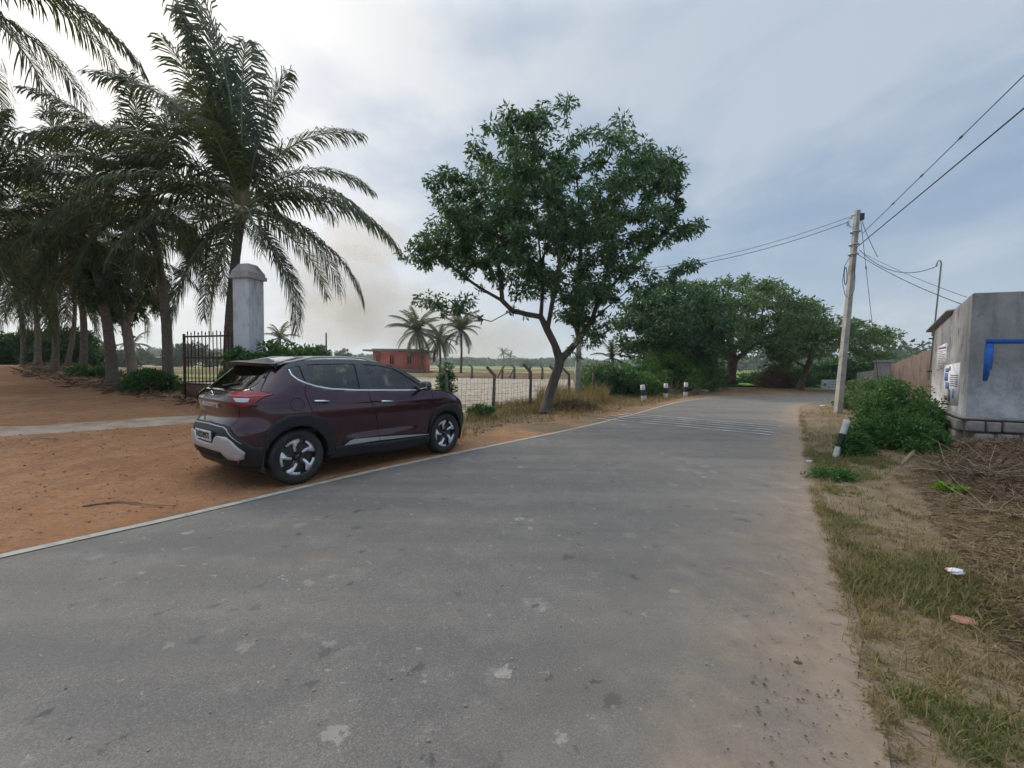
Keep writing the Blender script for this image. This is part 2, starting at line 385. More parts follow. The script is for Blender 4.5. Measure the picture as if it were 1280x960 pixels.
# ------------------------------------------------------------------ road
def build_road():
    n = len(LE); cols = 14; V = []; UV = []
    along = 0
    for i in range(n):
        if i: along += ((LE[i]+RE[i])/2-(LE[i-1]+RE[i-1])/2).length
        for j in range(cols):
            q = LE[i].lerp(RE[i], j/(cols-1)); V.append((q.x, q.y, .004+.03*math.sin(math.pi*j/(cols-1))**1.0*.35)); UV.append((along/10, j/(cols-1)))
    Fc = [[i*cols+j, i*cols+j+1, (i+1)*cols+j+1, (i+1)*cols+j] for i in range(n-1) for j in range(cols-1)]
    t = NT('asphalt'); co = t.coord(); uv = t.n('UVMap'); uv.uv_map = 'UVMap'; sx = t.n('SeparateXYZ'); t.set(sx.inputs[0], uv.outputs[0])
    al = t.mapping(co, (1, 1, 1), (0, 0, rad(-52)))
    big = t.noise(co, .45, 5, .6); mid = t.noise(co, 2.0, 6, .6); fin = t.noise(co, 60, 3, .7); grain = t.noise(co, 190, 2, .7)
    lane = t.noise(t.mapping(co, (.12, 1.3, 1), (0, 0, rad(-52))), 1.0, 3, .5)
    base = t.mix(t.ramp(big, [(.3, 0.0), (.7, 1.0)]), (.168, .150, .136), (.228, .202, .180))
    base = t.mix(t.ramp(lane, [(.4, 0.0), (.62, .75)]), base, (.138, .126, .118))
    base = t.mix(t.ramp(mid, [(.5, 0.0), (.75, .6)]), base, (.28, .25, .22))
    agg = t.noise(co, 95, 2, .6); base = t.mix(t.ramp(agg, [(.38, .40), (.5, 0.0)]), base, (.09, .085, .08)); base = t.mix(t.ramp(agg, [(.57, 0.0), (.70, .35)]), base, (.33, .31, .285))
    blot = t.noise(co, 4.2, 5, .75); base = t.mix(t.ramp(blot, [(.56, 0.0), (.66, .45)]), base, (.12, .112, .108)); base = t.mix(t.ramp(blot, [(.30, .45), (.40, 0.0)]), base, (.31, .28, .245))
    base = t.mix(t.ramp(grain, [(.35, .5), (.5, 0.0)]), base, (.08, .08, .082))
    base = t.mix(t.ramp(grain, [(.58, 0.0), (.75, .45)]), base, (.32, .31, .30))
    wob = t.noise(co, 11, 5, .75, out='Color')
    cv = t.mix(.22, co, wob, 'ADD')
    def spots(scale, rmax, thr, soft=.03, seed=0):
        m = t.n('TexVoronoi'); t.set(m.inputs['Vector'], t.mapping(cv, (1, 1, 1), (0, 0, seed), (seed*3.1, seed*1.7, 0))); m.inputs['Scale'].default_value = scale
        sc = t.n('SeparateColor'); t.set(sc.inputs[0], m.outputs['Color'])
        size = t.math('MULTIPLY', t.math('SUBTRACT', sc.outputs[0], thr, True), rmax/(1-thr))
        on_ = t.math('DIVIDE', t.math('SUBTRACT', size, m.outputs['Distance']), soft, True)
        return t.math('MULTIPLY', on_, t.ramp(sc.outputs[1], [(0, .35), (1, 1.0)]))
    pale = spots(2.3, .24, .45, .12, 1.0); pale2 = spots(5, .26, .55, .06, 2.0); dark = spots(4.2, .27, .30, .08, 3.3); tiny = spots(8, .26, .62, .05, 4.2); chips = spots(15, .25, .55, .04, 5.5)
    base = t.mix(t.math('MULTIPLY', pale, .75), base, (.36, .33, .285))
    base = t.mix(t.math('MULTIPLY', pale2, .7), base, (.40, .365, .32))
    base = t.mix(t.math('MULTIPLY', dark, .85), base, (.075, .073, .075))
    base = t.mix(t.math('MULTIPLY', tiny, .8), base, (.055, .05, .05))
    base = t.mix(t.math('MULTIPLY', chips, .6), base, (.46, .44, .41))
    ochre = t.ramp(t.noise(co, 1.1, 5, .7), [(.60, 0.0), (.72, .55)])
    base = t.mix(ochre, base, (.30, .22, .15))
    rut = t.noise(t.mapping(co, (.16, 2.2, 1), (0, 0, rad(-52))), 1.0, 4, .6); base = t.mix(t.ramp(rut, [(.52, 0.0), (.66, .4)]), base, (.115, .108, .105)); base = t.mix(t.ramp(rut, [(.30, .35), (.44, 0.0)]), base, (.24, .218, .195))
    # blown sand along the right side, and a thin line of it on the left
    wv = t.math('ADD', sx.outputs[1], t.math('MULTIPLY', t.math('SUBTRACT', mid, .5), .28))
    wv = t.math('ADD', wv, t.math('MULTIPLY', t.math('SUBTRACT', fin, .5), .10))
    sand = t.ramp(wv, [(.72, 0.0), (.85, .2), (.92, .6), (.98, 1.0)])
    sandc = t.mix(t.ramp(t.noise(co, 5, 6, .7), [(.3, 0.0), (.7, 1.0)]), (.225, .168, .122), (.33, .255, .188))
    sandc = t.mix(t.ramp(grain, [(.55, 0.0), (.75, .4)]), sandc, (.17, .13, .1))
    c = t.mix(sand, base, sandc)
    ls = t.ramp(t.math('ADD', sx.outputs[1], t.math('MULTIPLY', t.math('SUBTRACT', mid, .5), .06)), [(.012, 1.0), (.03, 0.0)])
    c = t.mix(ls, c, (.30, .2, .135))
    h = t.math('ADD', t.math('MULTIPLY', grain, .5), t.math('ADD', t.math('MULTIPLY', fin, .4), t.math('MULTIPLY', mid, .8)))
    h = t.math('SUBTRACT', h, t.math('MULTIPLY', dark, .3))
    mat = t.done(t.bsdf(c, t.mix(sand, (.72, .72, .72), (.95, .95, .95)), 0, t.bump(h, .5, .012), .3))
    me = mesh_np('road', V, [i for f in Fc for i in f], [4]*len(Fc), mat, True)
    uvl = me.uv_layers.new(name='UVMap'); li = np.zeros(len(me.loops), np.int32); me.loops.foreach_get('vertex_index', li)
    uvl.data.foreach_set('uv', np.array(UV, np.float32)[li].ravel())
    tag(link('road', me), kind='structure')
    # white edge line
    t = NT('road_paint'); co = t.coord(); w = t.noise(co, 7, 6, .75); w2 = t.noise(co, 45, 3, .7)
    c = t.mix(t.ramp(t.math('ADD', t.math('MULTIPLY', w, .7), t.math('MULTIPLY', w2, .3)), [(.38, 1.0), (.52, 0.0)]), (.44, .415, .37), (.27, .225, .18))
    pm = t.done(t.bsdf(c, .8, 0, t.bump(w2, .3, .004), .3)); M['road_paint'] = pm
    mb = MB()
    for i in range(n-1):
        a, b = LE[i], LE[i+1]; A, B = RE[i], RE[i+1]
        o1 = (A-a).normalized(); o2 = (B-b).normalized()
        q = [a+o1*.035, a+o1*.13, b+o2*.13, b+o2*.035]
        mb.add([(p.x, p.y, .0125) for p in q], [(0, 1, 2, 3)])
    tag(mb.build('edge_line', pm), kind='structure')
    # thin transverse rumble lines
    t = NT('rumble_paint'); co = t.coord(); w = t.noise(co, 3.5, 6, .8)
    c = t.mix(t.ramp(w, [(.50, 0.0), (.62, 1.0)]), (.50, .49, .47), (.2, .195, .19))
    rm = t.done(t.bsdf(c, .8, 0, None, .3))
    mb = MB()
    for k in range(5):
        s0 = 11.2+k*.46; pts = []
        for q in np.linspace(-5.8, -1.5, 30):
            p = ND*q+SD*s0; w_ = .045*(1+.3*math.sin(q*7+k))
            pts.append((p, w_))
        for (a, wa), (b, wb) in zip(pts, pts[1:]):
            mb.add([(*(a-SD*wa).xy, .0225), (*(b-SD*wb).xy, .0225), (*(b+SD*wb).xy, .0225), (*(a+SD*wa).xy, .0225)], [(0, 1, 2, 3)])
    tag(mb.build('rumble_lines', rm), kind='structure')
build_road()

# concrete ribbon across the yard
def drape_strip(name, pts, width, mat, dz=.02, n=60, wj=.12):
    C = resample(pts, n); mb = MB(); rows = []
    for i, p in enumerate(C):
        t = (C[min(i+1, n-1)]-C[max(i-1, 0)]).normalized(); w = Vector((-t.y, t.x, 0)); row = []
        for j in range(7):
            k = (j/6-.5)*width*(1+wj*math.sin(i*.9+j)*.5); q = p+w*k
            row.append((q.x, q.y, TZ(q.x, q.y)+dz*(1 if 0 < j < 6 else -1.2)))
        rows.append(row)
    mb.v = [q for r in rows for q in r]
    mb.f = [[i*7+j, (i+1)*7+j, (i+1)*7+j+1, i*7+j+1] for i in range(n-1) for j in range(6)]; mb.m = [0]*len(mb.f)
    return mb.build(name, mat, None, True)
M['path'] = mat_var('path', (.38, .29, .215), (.50, .40, .315), 3, .9, .5, .01, .2, c3=(.30, .19, .12), s3=1.6)
pa, pb = GT(0, 540), GT(250, 523)
dv = (pb-pa)
tag(drape_strip('path', [pa-dv*2.0+Vector((-1.5, .6, 0)), pa-dv+Vector((-.4, .1, 0)), pa, (pa+pb)/2, pb, pb+dv*.45, pb+dv*.8], 1.35, M['path']), kind='structure')

# field plots and bunds
def plot(name, quad, z, mat):
    mb = MB(); n = 10
    a, b, c, d = [Vector((*q, 0)) for q in quad]
    for i in range(n+1):
        for j in range(n+1):
            p = a.lerp(b, i/n).lerp(d.lerp(c, i/n), j/n); mb.v.append((p.x, p.y, z))
    for i in range(n):
        for j in range(n): mb.f.append([i*(n+1)+j, (i+1)*(n+1)+j, (i+1)*(n+1)+j+1, i*(n+1)+j+1]); mb.m.append(0)
    return tag(mb.build(name, mat), kind='structure')
M['paddy'] = mat_var('paddy', (.10, .19, .035), (.16, .25, .055), .35, .95, .6, .1, .1)
M['paddy2'] = mat_var('paddy2', (.17, .21, .07), (.26, .26, .11), .25, .95, .6, .1, .1)
M['stubble'] = mat_var('stubble', (.30, .24, .13), (.38, .32, .19), .3, .95, .6, .1, .1)
M['bund'] = mat_var('bund', (.15, .10, .065), (.26, .18, .12), 1.2, .95, .8, .08, .1, c3=(.12, .13, .05), s3=.4)
y0 = 52
for k, (y1, m) in enumerate([(66, 'paddy2'), (84, 'paddy'), (110, 'stubble'), (150, 'paddy'), (210, 'paddy2'), (320, 'paddy')]):
    for j, (xa, xb) in enumerate([(-1.9, -.9), (-.88, -.32), (-.3, .12), (.14, .42)]):
        mm = m if (j+k) % 3 else ('stubble', 'paddy', 'paddy2')[(k+j) % 3]
        plot('field', [(xa*y0, y0+.8), (xb*y0-.8, y0+.8), (xb*y1-.8, y1-.8), (xa*y1, y1-.8)], .10+.01*k, M[mm])
    y0 = y1
plot('field', [(-46, 24), (-24, 24), (-21, 33), (-50, 33)], .1, M['paddy2'])
plot('field', [(-60, 34), (-15, 34), (-16, 44), (-66, 44)], .12, M['paddy'])
plot('field', [(13, 33), (40, 36), (60, 70), (22, 70)], .12, M['paddy'])
def bund(x0, x1, y, h, w):
    mb = MB(); n = 60; ph = random.random()*9
    for i in range(n+1):
        x = x0+(x1-x0)*i/n; yy = y+math.sin(i*.35+ph)*.4; hh = h*(.75+.5*vnoise(np.array([x*.5]), np.array([y]), 5)[0])
        mb.v += [(x, yy-w, 0), (x, yy-w*.4, hh), (x, yy+w*.4, hh*.95), (x, yy+w, 0)]
    for i in range(n):
        for j in range(3): mb.f.append([i*4+j, (i+1)*4+j, (i+1)*4+j+1, i*4+j+1]); mb.m.append(0)
    tag(mb.build('earth_bund', M['bund'], None, True), kind='structure')
bund(-46, 20, 48.5, .50, 1.6); bund(-60, 22, 66, .35, .8); bund(-80, 26, 84, .3, .8); bund(-110, 40, 110, .3, 1); bund(-48, -20, 33.5, .3, .6)

# ------------------------------------------------------------------ vegetation
def unit(a): return a/np.maximum(1e-9, np.linalg.norm(a, axis=-1, keepdims=True))
def leaf_mesh(name, C, D, Lf, Wf, mat, fold=.25, rng=RNG):
    """rhombic leaf per centre C, axis D, length Lf, width Wf (arrays)"""
    n = len(C); D = unit(D); R = rng.normal(size=(n, 3)); S = unit(np.cross(D, R)); N = np.cross(S, D)
    Lf = np.broadcast_to(Lf, n)[:, None]; Wf = np.broadcast_to(Wf, n)[:, None]
    a = C; b = C+D*Lf*.45+S*Wf*.5+N*Wf*fold; c = C+D*Lf-N*Lf*.08; d = C+D*Lf*.45-S*Wf*.5+N*Wf*fold
    V = np.stack([a, b, c, d], 1).reshape(-1, 3)
    return mesh_np(name, V, np.arange(4*n), np.full(n, 4), mat, False)

def grow(tips, limbs, r0, rmin=.006, seed=1, jit=.10, reach=.30, lowfree=.9):
    """limbs: list of polylines (world coords); tips attached by nearest node. returns nodes,parents,radius,tip idx"""
    rng = np.random.default_rng(seed)
    P = []; par = []
    for pl in limbs:
        pl = [np.array(q, float) for q in pl]
        prev = -1
        if P:
            dd = np.linalg.norm(np.array(P)-pl[0], axis=1); prev = int(dd.argmin())
            start = P[prev]
        else:
            P.append(pl[0]); par.append(-1); prev = 0; start = pl[0]
        for q in pl[1:]:
            L = np.linalg.norm(q-start); k = max(1, int(L/.4))
            for i in range(1, k+1):
                P.append(start+(q-start)*i/k+rng.normal(size=3)*.012*(i < k)); par.append(prev); prev = len(P)-1
            start = q
    base = P[0]; nl = len(P); tips = [np.array(q, float) for q in tips]
    T_ = np.array(tips); P0 = np.array(P)
    order = np.argsort(np.min(np.linalg.norm(P0[None]-T_[:, None], axis=2), axis=1)); tipi = []
    cap = nl+len(tips)*60; A = np.zeros((cap, 3)); PL = np.zeros(cap); A[:nl] = P0; m = nl
    for i in range(1, nl): PL[i] = PL[par[i]]+float(np.linalg.norm(P[i]-P[par[i]]))
    for ti in order:
        t = T_[ti]; d = np.sqrt(((A[:m]-t)**2).sum(1)); cost = d+PL[:m]*reach+3*(A[:m, 2] < base[2]+lowfree)
        j = int(cost.argmin()); a = A[j].copy(); L = d[j]; k = min(50, max(1, int(L/.35))); prev = j
        side = rng.normal(size=3)*jit*L
        for i in range(1, k+1):
            u = i/k; q = a+(t-a)*u+side*math.sin(math.pi*u)+np.array([0, 0, -.06*L*math.sin(math.pi*u)])
            A[m] = q; par.append(prev); PL[m] = PL[prev]+float(np.linalg.norm(q-A[prev])); prev = m; m += 1
        tipi.append(prev)
    P = A[:m]
    n = len(P); cnt = np.zeros(n)
    for i in tipi: cnt[i] += 1
    for i in range(n-1, 0, -1): cnt[par[i]] += cnt[i]
    cnt = np.maximum(cnt, .6)
    R = np.maximum(rmin, r0*(cnt/cnt[0])**.47)
    return np.array(P), par, R, tipi
def skeleton_mb(P, par, R, mb, flare=1.35):
    n = len(P); kids = [[] for _ in range(n)]
    for i in range(1, n): kids[par[i]].append(i)
    used = set()
    stack = [(0, None)]
    while stack:
        s, fr = stack.pop(); chain = ([fr] if fr is not None else [])+[s]; cur = s
        while kids[cur]:
            ks = sorted(kids[cur], key=lambda q: -R[q])
            for o in ks[1:]: stack.append((o, cur))
            cur = ks[0]; chain.append(cur)
        rr_ = [R[c] for c in chain]
        if fr is not None: rr_[0] = min(R[fr], R[s]*1.25)
        if s == 0: rr_[0] *= flare; rr_[1] *= 1+(flare-1)*.3
        mb.tube([P[c] for c in chain], rr_, 12 if rr_[min(1, len(rr_)-1)] > .08 else (6 if rr_[0] > .025 else 4), False)

def make_tree(name, label, cat, base, limbs, tips, r0, bark, leafmat, per=90, lsz=(.16, .06), spread=.42, group=None, seed=1, droop=.5, rmin=.006, twig=.5, reach=.3, flare=1.35, flat=1.0):
    rng = np.random.default_rng(seed)
    root = thing(name, label, cat, base, 0, group); B = np.array(base)
    P, par, R, tipi = grow(tips, limbs, r0, rmin, seed, reach=reach, lowfree=.9 if r0 > .07 else .02)
    mb = MB(); skeleton_mb(P, par, R, mb, flare)
    V = np.array(mb.v)-B
    me = mesh_np('trunk', V, [i for f in mb.f for i in f], [len(f) for f in mb.f], bark, True); link('trunk', me, root)
    Cs = []; Ds = []
    for i in tipi:
        k = int(per*rng.uniform(.55, 1.3)); c = P[i]; cl = rng.normal(size=(k, 3)); cl = unit(cl)*rng.random((k, 1))**.45
        cl[:, 2] *= .62*flat
        Cs.append(c+cl*spread*rng.uniform(.7, 1.25)); d = unit(cl)*.8+rng.normal(size=(k, 3))*.5; d[:, 2] -= droop; Ds.append(d)
        j = par[i]
        for _ in range(2):
            if j <= 0: break
            k2 = int(per*.22); cl = unit(rng.normal(size=(k2, 3)))*spread*.5*rng.random((k2, 1)); Cs.append(P[j]+cl); d = rng.normal(size=(k2, 3)); d[:, 2] -= droop; Ds.append(d); j = par[j]
    C = np.concatenate(Cs)-B; D = np.concatenate(Ds); n = len(C)
    me = leaf_mesh('crown', C, D, rng.uniform(.7, 1.3, n)*lsz[0], rng.uniform(.7, 1.2, n)*lsz[1], leafmat, rng=rng)
    link('crown', me, root)
    return root
def tips_outline(poly_px, Yd, n, thick, seed, ymin=None):
    """tips inside a crown of the outline poly (pixels) standing at distance Yd, with real depth `thick`"""
    rng = np.random.default_rng(seed); W = [PT(px, py, Yd) for px, py in poly_px]
    poly = [(p.x, p.z) for p in W]; xs = [p[0] for p in poly]; zs = [p[1] for p in poly]
    cx = (min(xs)+max(xs))/2; hw = (max(xs)-min(xs))/2; cz = (min(zs)+max(zs))/2; hz = (max(zs)-min(zs))/2
    out = []
    while len(out) < n:
        x = rng.uniform(min(xs), max(xs), 400); z = rng.uniform(min(zs), max(zs), 400); ok = inpoly(x, z, poly)
        for a, b in zip(x[ok], z[ok]):
            e = math.sqrt(max(.01, 1-((a-cx)/hw)**2-((b-cz)/hz)**2)); y = Yd+rng.uniform(-1, 1)*thick*e
            q = np.array([a*y/Yd*.5+a*.5, y, b])
            if all(np.linalg.norm(q-o) > .42*thick/3.5 for o in out[-60:]): out.append(q)
            if len(out) >= n: break
    return out

# ---- coconut palms
def frond_mesh(name, L, e0, droop, lf, dens=62, seed=0, mat=None, hang=.45, curl=0.0):
    rng = np.random.default_rng(seed); n = 26
    u = np.linspace(0, 1, n); e = e0-droop*u**1.25; s = curl*u**2
    dl = L/(n-1); p = np.zeros((n, 3))
    for i in range(1, n): p[i] = p[i-1]+dl*np.array([math.cos(e[i])*math.cos(s[i]), math.cos(e[i])*math.sin(s[i]), math.sin(e[i])])
    mb = MB(); mb.tube([tuple(q) for q in p], list(np.interp(u, [0, .1, 1], [.055, .032, .006])), 5, False)
    nv = len(mb.v); V = [np.array(mb.v)]; Fl = [i for f in mb.f for i in f]; Sz = [4]*len(mb.f); Mi = [1]*len(mb.f); b = nv
    for side in (-1, 1):
        for k in range(dens):
            t = .10+.90*(k+rng.uniform(-.3, .3))/dens; t = min(max(t, .08), .999)
            i = min(int(t*(n-1)), n-2); fr = t*(n-1)-i; o = p[i]*(1-fr)+p[i+1]*fr; T = unit(p[i+1]-p[i])
            S = unit(np.cross(T, [0, 0, 1.0]) if abs(T[2]) < .97 else np.array([0, 1.0, 0]))*side
            U = np.cross(S, T)*side; U = U if U[2] > 0 else -U
            if rng.random() < .06+.10*(seed % 3): continue
            ln = lf*(.35+.65*math.sin(math.pi*min(1, .12+.80*t))**.8)*rng.uniform(.8, 1.1)
            if t > .93: ln *= .75
            d1 = unit(S*(.85-.45*t)+T*(.45+.5*t)+U*.22*(1-t)+rng.normal(size=3)*.07)
            d2 = unit(d1+np.array([0, 0, -1.0])*(hang+.35*rng.random())*1.0+rng.normal(size=3)*.05)
            d3 = unit(d2+np.array([0, 0, -1.0])*(hang+.5))
            w = .055*rng.uniform(.65, 1.2); a = T*w*.5
            q1 = o+d1*ln*.38; q2 = q1+d2*ln*.34; q3 = q2+d3*ln*.28
            V.append(np.array([o-a*.7, o+a*.7, q1+a, q1-a, q2+a*.8, q2-a*.8, q3]))
            Fl += [b, b+1, b+2, b+3, b+3, b+2, b+4, b+5, b+5, b+4, b+6]; Sz += [4, 4, 3]; Mi += [0, 0, 0]; b += 7
    return mesh_np(name, np.concatenate(V), Fl, Sz, [mat or M['frond'], M['rachis']], False, Mi)
FR = {}
for key, (e0, dr, L) in dict(spear=(rad(86), .35, 4.3), high=(rad(74), 1.15, 5.0), mid=(rad(50), 1.45, 5.2), flat=(rad(24), 1.35, 5.1), low=(rad(-6), 1.15, 4.9), hang=(rad(-42), .75, 4.2)).items():
    FR[key] = [frond_mesh('frond', L, e0, dr, 1.15, 100, 10*i+len(key), hang=.40+.2*i, curl=(.25, -.3, .1)[i]) for i in range(3)]
FR['dry'] = [frond_mesh('frond', 3.6, rad(-70), .4, .8, 60, 77, M['frond_dry'], hang=.9)]
def palm_trunk(pb, pc, r0, r1, bend, mat, root):
    mb = MB(); n = 34; pts = []; rs = []
    b = Vector((0, 0, 0)); c = Vector(pc)-Vector(pb); side = Vector(bend)
    for i in range(n+1):
        u = i/n; p = b.lerp(c, u)+side*math.sin(math.pi*u); r = r0*(1-u)+r1*u; r += .55*r0*math.exp(-u*n/1.6)
        r *= 1+.045*(i % 2); pts.append(p); rs.append(r)
    pts.insert(0, Vector((0, 0, -.25))); rs.insert(0, rs[0]*1.1)
    mb.tube(pts, rs, 14); mb.build('trunk', mat, root, True)
def palm(label, base, crown, spec, r0=.19, r1=.12, bend=(0, 0, 0), scale=1.0, group='coconut palms of the grove', seed=0, dry=1):
    rng = random.Random(seed); root = thing('coconut_palm', label, 'palm tree', base, 0, group)
    palm_trunk(base, crown, r0, r1, bend, M['bark_palm'], root); C = Vector(crown)-Vector(base)
    mb = MB(); mb.tube([C+Vector((0, 0, -.35)), C+Vector((0, 0, 0)), C+Vector((0, 0, .5))], [r1*1.0, r1*1.9, r1*.7], 10); mb.build('heart', M['frond_dry'], root, True)
    for kind, az, sc in spec:
        o = link('frond', rng.choice(FR[kind]), root); o.location = C+Vector((math.cos(az)*.12, math.sin(az)*.12, {'spear': .3, 'high': .25, 'mid': .15, 'flat': .05, 'low': -.05, 'hang': -.15, 'dry': -.25}[kind]))
        o.rotation_euler = (rng.uniform(-.12, .12), rng.uniform(-.06, .06), az); o.scale = (sc*scale,)*3
    return root
def auto_spec(seed, n=22, dens=1.0):
    r = random.Random(seed); out = []; az = r.random()*6
    kinds = ['spear', 'spear', 'high', 'high', 'high', 'mid', 'mid', 'mid', 'mid', 'mid', 'flat', 'flat', 'flat', 'flat', 'flat', 'low', 'low', 'low', 'low', 'hang', 'hang', 'hang', 'low', 'hang', 'flat', 'dry']
    for k in kinds[:n]: az += 2.4+r.uniform(-.3, .3); out.append((k, az, r.uniform(.85, 1.12)))
    return out
R0, R90, R180, R270 = 0, math.pi/2, math.pi, -math.pi/2   # toward +x, away, -x, toward camera
fb = on(PT(284, 470, 13.3).x, 13.3); fc = PT(303, 262, 13.2)
palm('tall coconut palm close behind the white gate pillar, its fronds spreading over the car', fb, fc,
     [('spear', 3.1, 1.55), ('spear', 2.8, 1.42), ('spear', 3.5, 1.3), ('spear', 2.2, 1.25), ('spear', 4.0, 1.05), ('spear', .4, .95), ('high', 3.0, 1.22), ('high', 2.6, 1.12), ('high', .25, .88), ('high', 4.5, .8), ('high', 1.7, .9), ('mid', 3.1, 1.1), ('mid', 3.7, .95), ('mid', .3, .78), ('mid', 4.9, .7), ('mid', 1.2, .8), ('mid', 2.2, .9),
      ('flat', .15, .95), ('flat', -.3, .92), ('flat', 3.3, 1.0), ('flat', 2.5, .9), ('flat', 4.2, .8), ('low', .12, .92), ('low', -.38, .9), ('low', 3.1, .95), ('low', 5.3, .7), ('low', 1.1, .8), ('low', 4.2, .8), ('hang', -.15, .95), ('hang', 4.1, .85), ('hang', 3.5, .95), ('hang', 2.8, .85), ('hang', .9, .8), ('hang', 4.7, .7), ('dry', 3.9, 1.0)],
     .145, .11, (-.12, 0, 0), 1.0, seed=3)
rows = [((210, 487), 14.6, (182, 250), .155, 'coconut palm with a curved trunk rising from the green shrub left of the gate'),
        ((141, 477), 15.4, (104, 286), .165, 'thick leaning coconut palm, next to the forked pale tree on its left'),
        ((103, 467), 18.8, (92, 325), .135, 'coconut palm third from the gate in the grove row'),
        ((68, 462), 20.3, (58, 322), .135, 'coconut palm fourth from the gate in the grove row'),
        ((47, 459), 23.0, (34, 338), .13, 'coconut palm fifth from the gate in the grove row'),
        ((29, 456), 26.5, (16, 345), .13, 'leftmost trunk that shows under the grove fronds, a small distant coconut palm'),
        ((84, 459), 25.5, (92, 352), .12, 'thin coconut palm standing back between two thicker trunks of the grove')]
for i, (b, Y, c, r0, lab) in enumerate(rows):
    p = PT(b[0], b[1], Y); palm(lab, on(p.x, Y), PT(c[0], c[1], Y-.2), auto_spec(40+i, 26 if i < 4 else 19), r0, r0*.62, (.22, 0, 0), (.86, .84, .84, .86, .86, .86, .8)[i], seed=i)
p = PT(-62, 470, 13); palm('coconut palm whose crown sits at the left edge with fronds over the yard', on(p.x, 13), PT(-40, 292, 13), auto_spec(61, 21), .2, .13, (.1, 0, 0), .92, seed=21)
p = PT(-180, 470, 9.6); palm('nearest coconut palm, seen only as fronds hanging in at the upper left corner', on(p.x, 9.6), PT(-150, -40, 9.6),
     [('mid', .05, 1.0), ('flat', -.12, 1.0), ('flat', .3, .95), ('low', -.05, 1.0), ('low', .25, .9), ('high', .1, 1.0), ('mid', 1.4, 1), ('mid', 2.6, 1), ('mid', 4, 1), ('flat', 2, 1), ('flat', 3.2, 1), ('flat', 4.6, 1), ('low', 3.8, 1), ('high', 3, 1), ('high', 4.9, 1), ('hang', 1.9, 1), ('hang', 5, .9), ('flat', -.5, .95)], .2, .13, (.1, 0, 0), 1.0, seed=22)
# small distant palms: crown as one mesh
def far_palm(label, bx, by, cx, cy, Y, rad_, name='coconut_palm', group='distant palms', n=17, seed=0, base_z=None):
    rng = np.random.default_rng(seed); c = PT(cx, cy, Y); b = PT(bx, by, Y); b.z = 0 if base_z is None else base_z
    root = thing(name, label, 'palm tree', b, 0, group); palm_trunk(b, c, .02*rad_+.10, .014*rad_+.06, (.1, 0, 0), M['bark'], root)
    V = []; Fl = []; Sz = []; k0 = 0; C = np.array(c-b)
    for i in range(n):
        az = i*2.4+rng.uniform(-.2, .2); e0 = rad(rng.choice([75, 55, 35, 15, -10, -35])); L = rad_*rng.uniform(.85, 1.1); p = C.copy(); m = 14
        for j in range(m):
            e = e0-1.2*(j/m)**1.2; T = np.array([math.cos(e)*math.cos(az), math.cos(e)*math.sin(az), math.sin(e)]); q = p+T*L/m
            S = unit(np.cross(T, [0, 0, 1.0]))
            for sd in (-1, 1):
                for h in range(2):
                    o = p+(q-p)*h*.5; w = .20*L*(math.sin(math.pi*min(1, (.15+.8*j/m))))**.7
                    d = unit(S*sd*.75+T*.6+np.array([0, 0, -.45-.3*rng.random()])); tip = o+d*w; a = T*.02*L
                    V += [o-a, o+a, tip]; Fl += [k0, k0+1, k0+2]; Sz.append(3); k0 += 3
            p = q
    link('crown', mesh_np('crown', V, Fl, Sz, M['frond']), root)
far_palm('broad coconut palm left of a slimmer one beside the pink house roof', 529, 470, 521, 413, 58, 4.2, seed=1, n=36)
far_palm('coconut palm with a bare slender trunk right of the pink house', 576, 470, 576, 412, 60, 3.8, seed=2, n=34)
far_palm('dense low palm between the two taller palms by the pink house', 550, 470, 549, 424, 63, 3.6, seed=12, n=36)
far_palm('tiny far palm on the horizon, left one of a pair', 629, 460, 629, 442, 240, 4.6, seed=3)
far_palm('tiny far palm on the horizon, right and shorter one of a pair', 638, 460, 638, 445, 250, 4.6, seed=4)
far_palm('small palm showing above the hedge right of the gate pillar', 350, 452, 350, 422, 55, 2.8, seed=5)
far_palm('small bright palm seen between the grove trunks', 164, 455, 166, 430, 75, 3.4, seed=6)
far_palm('short palm poking up behind the roadside bushes left of the kerb stones', 766, 480, 765, 447, 30, 1.6, seed=7)

# ---- the main tree
Y = 14.0
tb = G(680, 518); tb.z = TZ(tb.x, tb.y)-.05
def W(px, py, dy=0): p = PT(px, py, Y+dy); return (p.x, p.y, p.z)
limbs = [[tuple(tb), W(686, 495), W(697, 462), W(700, 450)],
         [W(700, 450), W(712, 438, .1), W(724, 424, .2), W(740, 400, .3), W(748, 375, .5), W(762, 330, .6), W(770, 270, .5)],
         [W(700, 450), W(693, 430), W(684, 412, -.2), W(676, 396, -.3), W(640, 388, -.5), W(628, 376, -.6), W(600, 360, -.8), W(560, 330, -1)],
         [W(676, 396, -.3), W(678, 370, -.2), W(676, 330, 0), W(672, 280, .2)],
         [W(724, 424, .2), W(718, 400, .6), W(722, 350, .9), W(728, 290, 1.1), W(720, 220, 1.0)],
         [W(736, 408, .3), W(752, 390, 0), W(790, 360, -.4), W(840, 350, -.6)],
         [W(748, 375, .5), W(790, 330, .2), W(830, 290, 0), W(850, 260, -.2)],
         [W(640, 388, -.5), W(614, 402, -.7), W(600, 398, -.8), W(574, 388, -.9)],
         [W(684, 412, -.2), W(690, 380, -.9), W(700, 330, -1.6), W(690, 270, -1.9)],
         [W(628, 376, -.6), W(622, 320, -.3), W(606, 270, 0), W(590, 240, 0)]]
